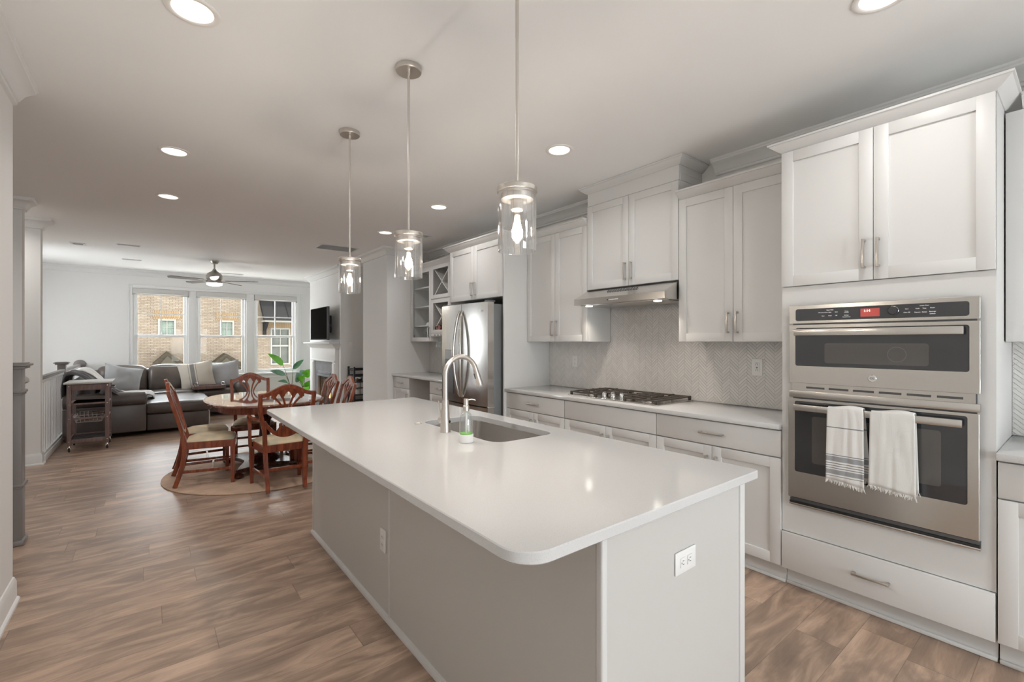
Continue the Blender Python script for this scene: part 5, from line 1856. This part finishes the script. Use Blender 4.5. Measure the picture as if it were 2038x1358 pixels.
for k in range(9):
    y = by0_ + .03 + (by1_ - by0_ - .06) * k / 8
    m.tube([(bx0_, y, .445), (bx0_ + .03, y, .355), (bx1_ - .03, y, .355), (bx1_, y, .445)], .0016, 5)
obj('wire_basket', m, 'chrome', t)
m = M()
for x in (kx0 + .02, kx1 - .02):
    for z in (.82, .59, .415, .13): m.lathe([(.0, .002), (.006, .0015), (.007, 0), (.0, 0)], (x, ky0, z), 12, Matrix.Rotation(R(90), 4, 'X'))
obj('bolt', m, 'chrome', t)


# ------------------------------------------------------------------ stairs: newels, rails
def newel(label, x0, x1, y0, y1, h, collars):
    t = thing('newel_post', label, 'newel post', ((x0 + x1) / 2, (y0 + y1) / 2, 0))
    obj('shaft', M().box(x0, x1, y0, y1, 0.001, h - .03, .004), 'taupe', t)
    obj('cap', M().box(x0 - .022, x1 + .022, y0 - .022, y1 + .022, h - .04, h - .022, .004).box(x0 - .036, x1 + .036, y0 - .036, y1 + .036, h - .022, h - .006, .004)
        .box(x0 - .02, x1 + .02, y0 - .02, y1 + .02, h - .006, h, .002), 'taupe', t)
    for z in collars:
        obj('collar', M().box(x0 - .013, x1 + .013, y0 - .013, y1 + .013, z, z + .02, .005).box(x0 - .006, x1 + .006, y0 - .006, y1 + .006, z - .012, z, .003), 'taupe', t)
    obj('plinth', M().box(x0 - .014, x1 + .014, y0 - .014, y1 + .014, 0.001, .035, .006), 'taupe', t)
    return t


newel('tall taupe square newel post at the left wall', -.80, -.68, 4.50, 4.62, 1.235, (1.03, .395))
newel('taupe square newel post at the end of the white railing', -1.04, -.95, 9.22, 9.31, 1.085, (.90,))
t = thing('stair_handrail', 'short end of a taupe handrail behind the tall newel post', 'handrail', (-.745, 4.9, 1.08))
obj('rail', M().prism([(-.775, 1.065), (-.73, 1.065), (-.715, 1.078), (-.72, 1.10), (-.735, 1.115), (-.765, 1.115), (-.785, 1.10), (-.79, 1.08)], 4.621, 5.02, 'y'), 'taupe', t)


def railing(label, y0, y1, n):
    t = thing('stair_railing', label, 'railing', (-.985, (y0 + y1) / 2, 0))
    obj('handrail', M().box(-1.02, -.95, y0, y1, .945, .965, .004).box(-1.012, -.958, y0, y1, .965, .98, .005), 'taupe', t)
    obj('sub_rail', M().box(-1.005, -.965, y0, y1, .905, .945, .003), 'trim', t)
    obj('curb', M().box(-1.03, -.95, y0, y1, 0.001, .10, .004).box(-.95, -.935, y0, y1, 0.001, .075, .004), 'trim', t)
    for k in range(n):
        y = y0 + (y1 - y0) * (k + .5) / n
        obj('baluster', M().box(-1.0, -.97, y - .015, y + .015, .10, .905), 'trim', t)
    return t


railing('white baluster railing from the wall end to the taupe newel', 7.425, 9.205, 15)
t = railing('white railing behind the sofa ending at the window wall', 9.325, 11.25, 15)
obj('rosette', M().lathe([(.0, .0), (.085, .0), (.085, .018), (.07, .028), (.0, .028)], (-.985, YW - .0005, .965), 32, Matrix.Rotation(R(90), 4, 'X')), 'taupe', t)

# ------------------------------------------------------------------ fireplace and television
t = thing('fireplace_mantel', 'white wooden mantel surround round the fireplace', 'mantel', (2.6, 9.3, 0))
xw = 2.699
my0, my1 = 8.52, 10.06
obj('shelf', M().box(2.515, xw, 8.47, 10.22, 1.335, 1.37, .006), 'trim', t)
obj('crown', M().mold([(xw, my1 + .03), (2.64, my1 + .03), (2.64, my0 - .01), (xw, my0 - .01)], [(0, 1.25), (.012, 1.25), (.02, 1.27), (.05, 1.295), (.075, 1.32), (.085, 1.335), (0, 1.335)]), 'trim', t)
obj('frieze', M().box(2.635, xw, my0, my1, 1.00, 1.255, .003).box(2.620, 2.635, my0, my1, 1.00, 1.03, .003), 'trim', t)
for a, b in ((my0, my0 + .16), (my1 - .16, my1)):
    obj('pilaster', M().box(2.635, xw, a, b, 0.001, 1.00, .003).box(2.622, 2.635, a + .02, b - .02, .17, .97, .003).box(2.615, 2.635, a - .0, b + .0, 0.001, .14, .004), 'trim', t)
t = thing('fireplace', 'slate grey gas fireplace insert with a lit flame', 'fireplace', (2.68, 9.3, 0))
sy0, sy1 = my0 + .162, my1 - .162
m = M().box(2.672, xw, sy0, 8.90, 0.001, .998).box(2.672, xw, 9.70, sy1, 0.001, .998).box(2.672, xw, 8.90, 9.70, .80, .998).box(2.672, xw, 8.90, 9.70, 0.001, .08)
obj('surround', m, 'slate', t)
for q3 in ((2.664, 2.695, 8.905, 9.695, .745, .80), (2.650, 2.672, 8.90, 9.70, .70, .742), (2.664, 2.695, 8.905, 9.695, .08, .16)): obj('louver', M().box(*q3, .003), 'slate', t)
fb = M().box(3.10, 3.14, 8.85, 9.73, .02, .84).box(2.70, 3.10, 8.85, 8.88, .02, .84).box(2.70, 3.10, 9.70, 9.73, .02, .84).box(2.70, 3.10, 8.88, 9.70, .02, .10).box(2.70, 3.10, 8.88, 9.70, .80, .84)
obj('firebox', fb, 'firebox', t)
obj('log', M().tube([(2.86, 9.0, .20), (2.90, 9.6, .22)], .05, 12).tube([(2.80, 9.12, .15), (2.92, 9.45, .16)], .045, 12), 'cartwood', t)
m = M()
for k, (y, h_) in enumerate(((9.08, .22), (9.22, .32), (9.34, .26), (9.46, .34), (9.56, .2))):
    m.lathe([(.0, .22), (.03, .25), (.034, .22 + h_ * .35), (.018, .22 + h_ * .7), (.003, .22 + h_), (.0, .22 + h_)], (2.87, y, 0), 12)
obj('flame', m, 'flame', t)
obj('glass', M().box(2.700, 2.704, 8.91, 9.69, .16, .745), 'glass', t)

t = thing('television', 'black flat television on an arm above the mantel', 'television', (2.5, 9.03, 1.4))
obj('screen', M().box(2.488, 2.492, 8.51, 9.55, 1.425, 2.003), 'tvs', t)
obj('bezel', M().box(2.490, 2.535, 8.495, 9.565, 1.408, 2.012, .006).box(2.484, 2.492, 8.495, 9.565, 1.408, 1.424, .002), 'tvb', t)
obj('wall_arm', M().box(2.535, 2.56, 8.9, 9.2, 1.58, 1.85, .004).box(2.56, 2.68, 9.0, 9.06, 1.68, 1.74, .004).box(2.68, 2.699, 8.92, 9.14, 1.55, 1.87, .004)
    .box(2.535, 2.548, 8.62, 8.66, 1.55, 1.78, .003).box(2.548, 2.60, 8.60, 8.70, 1.66, 1.70, .003), 'black', t)

# ------------------------------------------------------------------ ladder shelf in the alcove
t = thing('ladder_shelf', 'black metal shelf standing in the alcove beside the fireplace', 'shelf', (3.05, 8.2, 0))
lx0, lx1, ly0_, ly1_ = 2.80, 3.36, 8.02, 8.34
for x in (lx0, lx1 - .03):
    for y in (ly0_, ly1_ - .03): obj('leg', M().box(x, x + .03, y, y + .03, 0.001, .935, .003), 'black', t)
for z in (.12, .43, .66): obj('shelf', M().box(lx0, lx1, ly0_, ly1_, z, z + .018, .002), 'black', t)
for z in (.87, .76, .55, .30):
    obj('rail', M().box(lx0 + .03, lx1 - .03, ly1_ - .022, ly1_ - .006, z, z + .03, .002), 'black', t)
    obj('rail', M().box(lx0 + .005, lx0 + .02, ly0_ + .03, ly1_ - .03, z, z + .03, .002), 'black', t)
    obj('rail', M().box(lx0 + .03, lx1 - .03, ly0_ + .006, ly0_ + .02, z, z + .022, .002), 'black', t)
for k, (x, c) in enumerate(((2.88, 'pale spined book standing at the end of the alcove shelf'), (2.94, 'pale spined book beside the end book on the alcove shelf'), (3.0, 'pale spined book third along the alcove shelf'))):
    o = tag(obj('book', M().box(x, x + .045, 8.06, 8.22, .449, .449 + (.20, .205, .19)[k], .002), ('whiteblk', 'pot', 'greyf')[k]), c, 'book', 'books on the alcove shelf')
pr = [(.0, 0), (.05, 0), (.07, .03), (.075, .06), (.072, .06), (.066, .03), (.0, .006)]
o = tag(obj('bowl', M().lathe(pr, (0, 0, 0), 28), 'chrome'), 'small round bowl on the upper board of the alcove shelf', 'bowl')
o.location = (2.93, 8.15, .679)


# ------------------------------------------------------------------ plants
def leaf(m, base, tip, width, curl=.12, up=(0, 0, 1), n=14, round_=1.0):
    B, T = Vector(base), Vector(tip)
    ax = T - B
    L = ax.length
    ax.normalize()
    sd = ax.cross(Vector(up))
    if sd.length < 1e-3: sd = Vector((1, 0, 0))
    sd.normalize()
    nn = sd.cross(ax).normalized()

    def f(u, v):
        w = math.sin(math.pi * min(1, u ** (.75 * round_) * .985 + .012)) ** .8 * width / 2
        a = v * 2 - 1
        return B + ax * (u * L) + sd * (a * w) + nn * (curl * abs(a) * w + .10 * L * math.sin(math.pi * u) - .02 * L * u * u)
    m.surf(f, n, 6)
    return m


def plant(name, label, pos, potr, poth, leaves, mat_for):
    t = thing(name, label, 'plant', pos)
    x, y, _ = pos
    pt = obj('pot', M().lathe([(.0, 0.001), (potr * .75, 0.001), (potr, poth), (potr * .93, poth), (potr * .9, poth - .03), (.0, poth - .03)], (x, y, 0), 32), 'pot', t)
    obj('soil', M().lathe([(.0, poth - .03), (potr * .88, poth - .03), (potr * .86, poth - .02), (.0, poth - .015)], (x, y, 0), 24), 'soil', pt)
    for b, tip, w, mt, rd in leaves:
        st = M()
        b = Vector(b)
        mid = Vector((x, y, poth)).lerp(b, .55) + Vector((0, 0, .06))
        p0_ = Vector((x, y, poth - .02))
        pts = []
        for k in range(9):
            q2 = k / 8
            pts.append(p0_ * (1 - q2) ** 2 + mid * 2 * q2 * (1 - q2) + b * q2 ** 2)
        o = obj('stalk', st.tube(pts, [.007 - .003 * k / 8 for k in range(9)], 6), 'stalk', t)
        lf = leaf(M(), b, tip, w, up=(-.15, -1.0, .55), round_=rd)
        obj('leaf', lf, mt, o, ang=80)
    return t


def at(u, v, Y):
    d = (u - 1018.7) / 916.4
    cA, sA = math.cos(R(YAW)), math.sin(R(YAW))
    wx, wy = d * cA + sA, -d * sA + cA
    return (wx / wy * Y, Y, HC + (680 - v) / 916.4 * Y / wy)


PY = 10.62
plant('strelitzia_plant', 'tall plant with long paddle leaves in front of the right-hand window', (at(580, 800, PY)[0], PY, 0), .17, .34, [
    (at(563, 727, PY), at(533, 704, PY - .12), .145, 'leafb', 1.0), (at(568, 747, PY), at(537, 738, PY + .1), .12, 'leafg', 1.0),
    (at(583, 735, PY), at(604, 716, PY - .05), .11, 'leaf', 1.0), (at(573, 763, PY), at(553, 759, PY - .25), .09, 'leaf', 1.0),
    (at(576, 768, PY), at(560, 775, PY - .2), .12, 'leaf', 1.0)], None)
PY2 = 10.86
plant('monstera_plant', 'bushy plant with round bright leaves beside the fireplace wall', (at(603, 800, PY2)[0] + .02, PY2, 0), .15, .30, [
    (at(598, 762, PY2), at(606, 748, PY2 - .25), .22, 'leafb', .75), (at(606, 750, PY2), at(617, 735, PY2 - .05), .18, 'leafb', .8),
    (at(596, 752, PY2), at(590, 742, PY2), .16, 'leafg', .8), (at(600, 746, PY2), at(608, 738, PY2 + .1), .17, 'leafg', .8), (at(594, 760, PY2), at(588, 752, PY2), .12, 'leafg', .9),
    (at(610, 772, PY2), at(619, 757, PY2 - .1), .17, 'leafb', .8), (at(607, 770, PY2), at(613, 778, PY2 - .2), .13, 'leafb', .8)], None)


# ------------------------------------------------------------------ the house across the way
NY = 18.0
t = thing('neighbouring_house', 'tan brick house seen through the windows', 'house', (1.5, NY, -3))
m = M()
holes = [(at(314, 650, NY)[0], at(350, 650, NY)[0], 1.52, 2.08), (at(437, 650, NY)[0], at(465.5, 650, NY)[0], 1.52, 2.08), (at(538, 650, NY)[0], at(577, 650, NY)[0], .56, 1.86)]
xs = [-7]
for a, b, _, _ in holes: xs += [a, b]
xs.append(11)
for i in range(0, len(xs), 2): m.box(xs[i], xs[i + 1], NY, NY + .3, -3, 3.6)
for a, b, z0, z1 in holes: m.box(a, b, NY, NY + .3, -3, z0).box(a, b, NY, NY + .3, z1, 3.6)
obj('brick_wall', m, 'brick', t)
obj('main_roof', M().prism([(NY - .4, 3.55), (NY - .4, 3.65), (NY + 4, 5.2), (NY + 8, 3.65), (NY + 8, 3.55)], -7.3, 11.3, 'x'), 'shingle', t)
for i, (a, b, z0, z1) in enumerate(holes):
    f_ = .05
    m = M().box(a, a + f_, NY - .02, NY + .10, z0, z1).box(b - f_, b, NY - .02, NY + .10, z0, z1).box(a + f_, b - f_, NY - .02, NY + .10, z0, z0 + f_).box(a + f_, b - f_, NY - .02, NY + .10, z1 - f_, z1)
    if i < 2: m.box((a + b) / 2 - .012, (a + b) / 2 + .012, NY + .02, NY + .049, z0 + f_, z1 - f_).box(a + f_, b - f_, NY + .024, NY + .045, (z0 + z1) / 2 + .02, (z0 + z1) / 2 + .04)
    else:
        m.box((a + b) / 2 - .014, (a + b) / 2 + .014, NY + .02, NY + .049, z0 + f_, z1 - f_).box(a + f_, b - f_, NY + .0, NY + .045, 1.20, 1.26)
    w = obj('window', m, 'ext', t)
    obj('pane', M().box(a + .03, b - .03, NY + .05, NY + .055, z0 + .03, z1 - .03), 'extgreen' if i < 2 else 'extgl', w)
    obj('lintel', M().box(a - .12, b + .12, NY - .012, NY + .05, z1, z1 + .26), 'brick2', t)
# metal awning on brackets above the tall window
ax0 = at(516, 620, NY)[0]
ax1 = ax0 + 2.4
zt_, zb_ = 2.83, 2.16
aw = obj('awning', M().prism([(NY, zt_), (NY - .75, zb_), (NY - .75, zb_ - .06), (NY - .70, zb_ - .06), (NY, zt_ - .12)], ax0, ax1, 'x'), 'awn', t)
m = M()
for k in range(7):
    x = ax0 + .02 + k * .39
    m.bar([(x, NY - .01, zt_ + .01), (x, NY - .75, zb_ + .01)], .02, .035, (0, 0, 1))
obj('standing_seam', m, 'awn', aw)
obj('awning_soffit', M().box(ax0 + .05, ax1 - .05, NY - .70, NY - .001, zb_ - .11, zb_ - .06), 'ext', aw)
obj('bracket', M().box(ax0 + .10, ax0 + .20, NY - .12, NY - .001, 1.62, zb_ - .11).prism([(NY - .10, 2.05), (NY - .55, 2.05), (NY - .55, 1.99), (NY - .12, 1.75)], ax0 + .11, ax0 + .19, 'x'), 'awn', t)
# roof gables of the porch below
for u0, u1, ua, va in ((308, 367, 333, 700), (427, 484, 450, 704)):
    Yg = 17.2
    a, b, c_ = at(u0, 724, Yg), at(u1, 726, Yg), at(ua, va, Yg)
    g = obj('gable_roof', M().prism([(a[0] - .05, a[2] - .06), (b[0] + .05, b[2] - .06), (b[0] + .05, b[2]), (c_[0], c_[2]), (a[0] - .05, a[2])], Yg, NY - .002, 'y'), 'shingle', t)
    obj('gable_face', M().prism([(a[0] + .10, a[2] - .05), (b[0] - .12, b[2] - .05), (c_[0], c_[2] - .13)], Yg - .03, Yg - .001, 'y'), plain('gable siding', (.019, .0165, .012), .95, spec=.02), g)
bx = at(484, 735, 17.2)[0]
obj('porch_roof', M().prism([(at(470, 720, 17.2)[0], .62), (bx + .5, .05), (bx + .5, -.2), (-3, -.2), (-3, .05), (at(300, 724, 17.2)[0], .55), (at(380, 724, 17.2)[0], .35), (at(430, 724, 17.2)[0], .35)], 17.25, NY - .003, 'y'), 'shingle', t)

tag(obj('outside_ground', M().box(-9, 13, YW + .16, NY + 2, -3.1, -3.0), plain('outside ground', (.60, .59, .56), .9)), 'ground between the two houses, far below the windows', 'ground', None, 'structure')
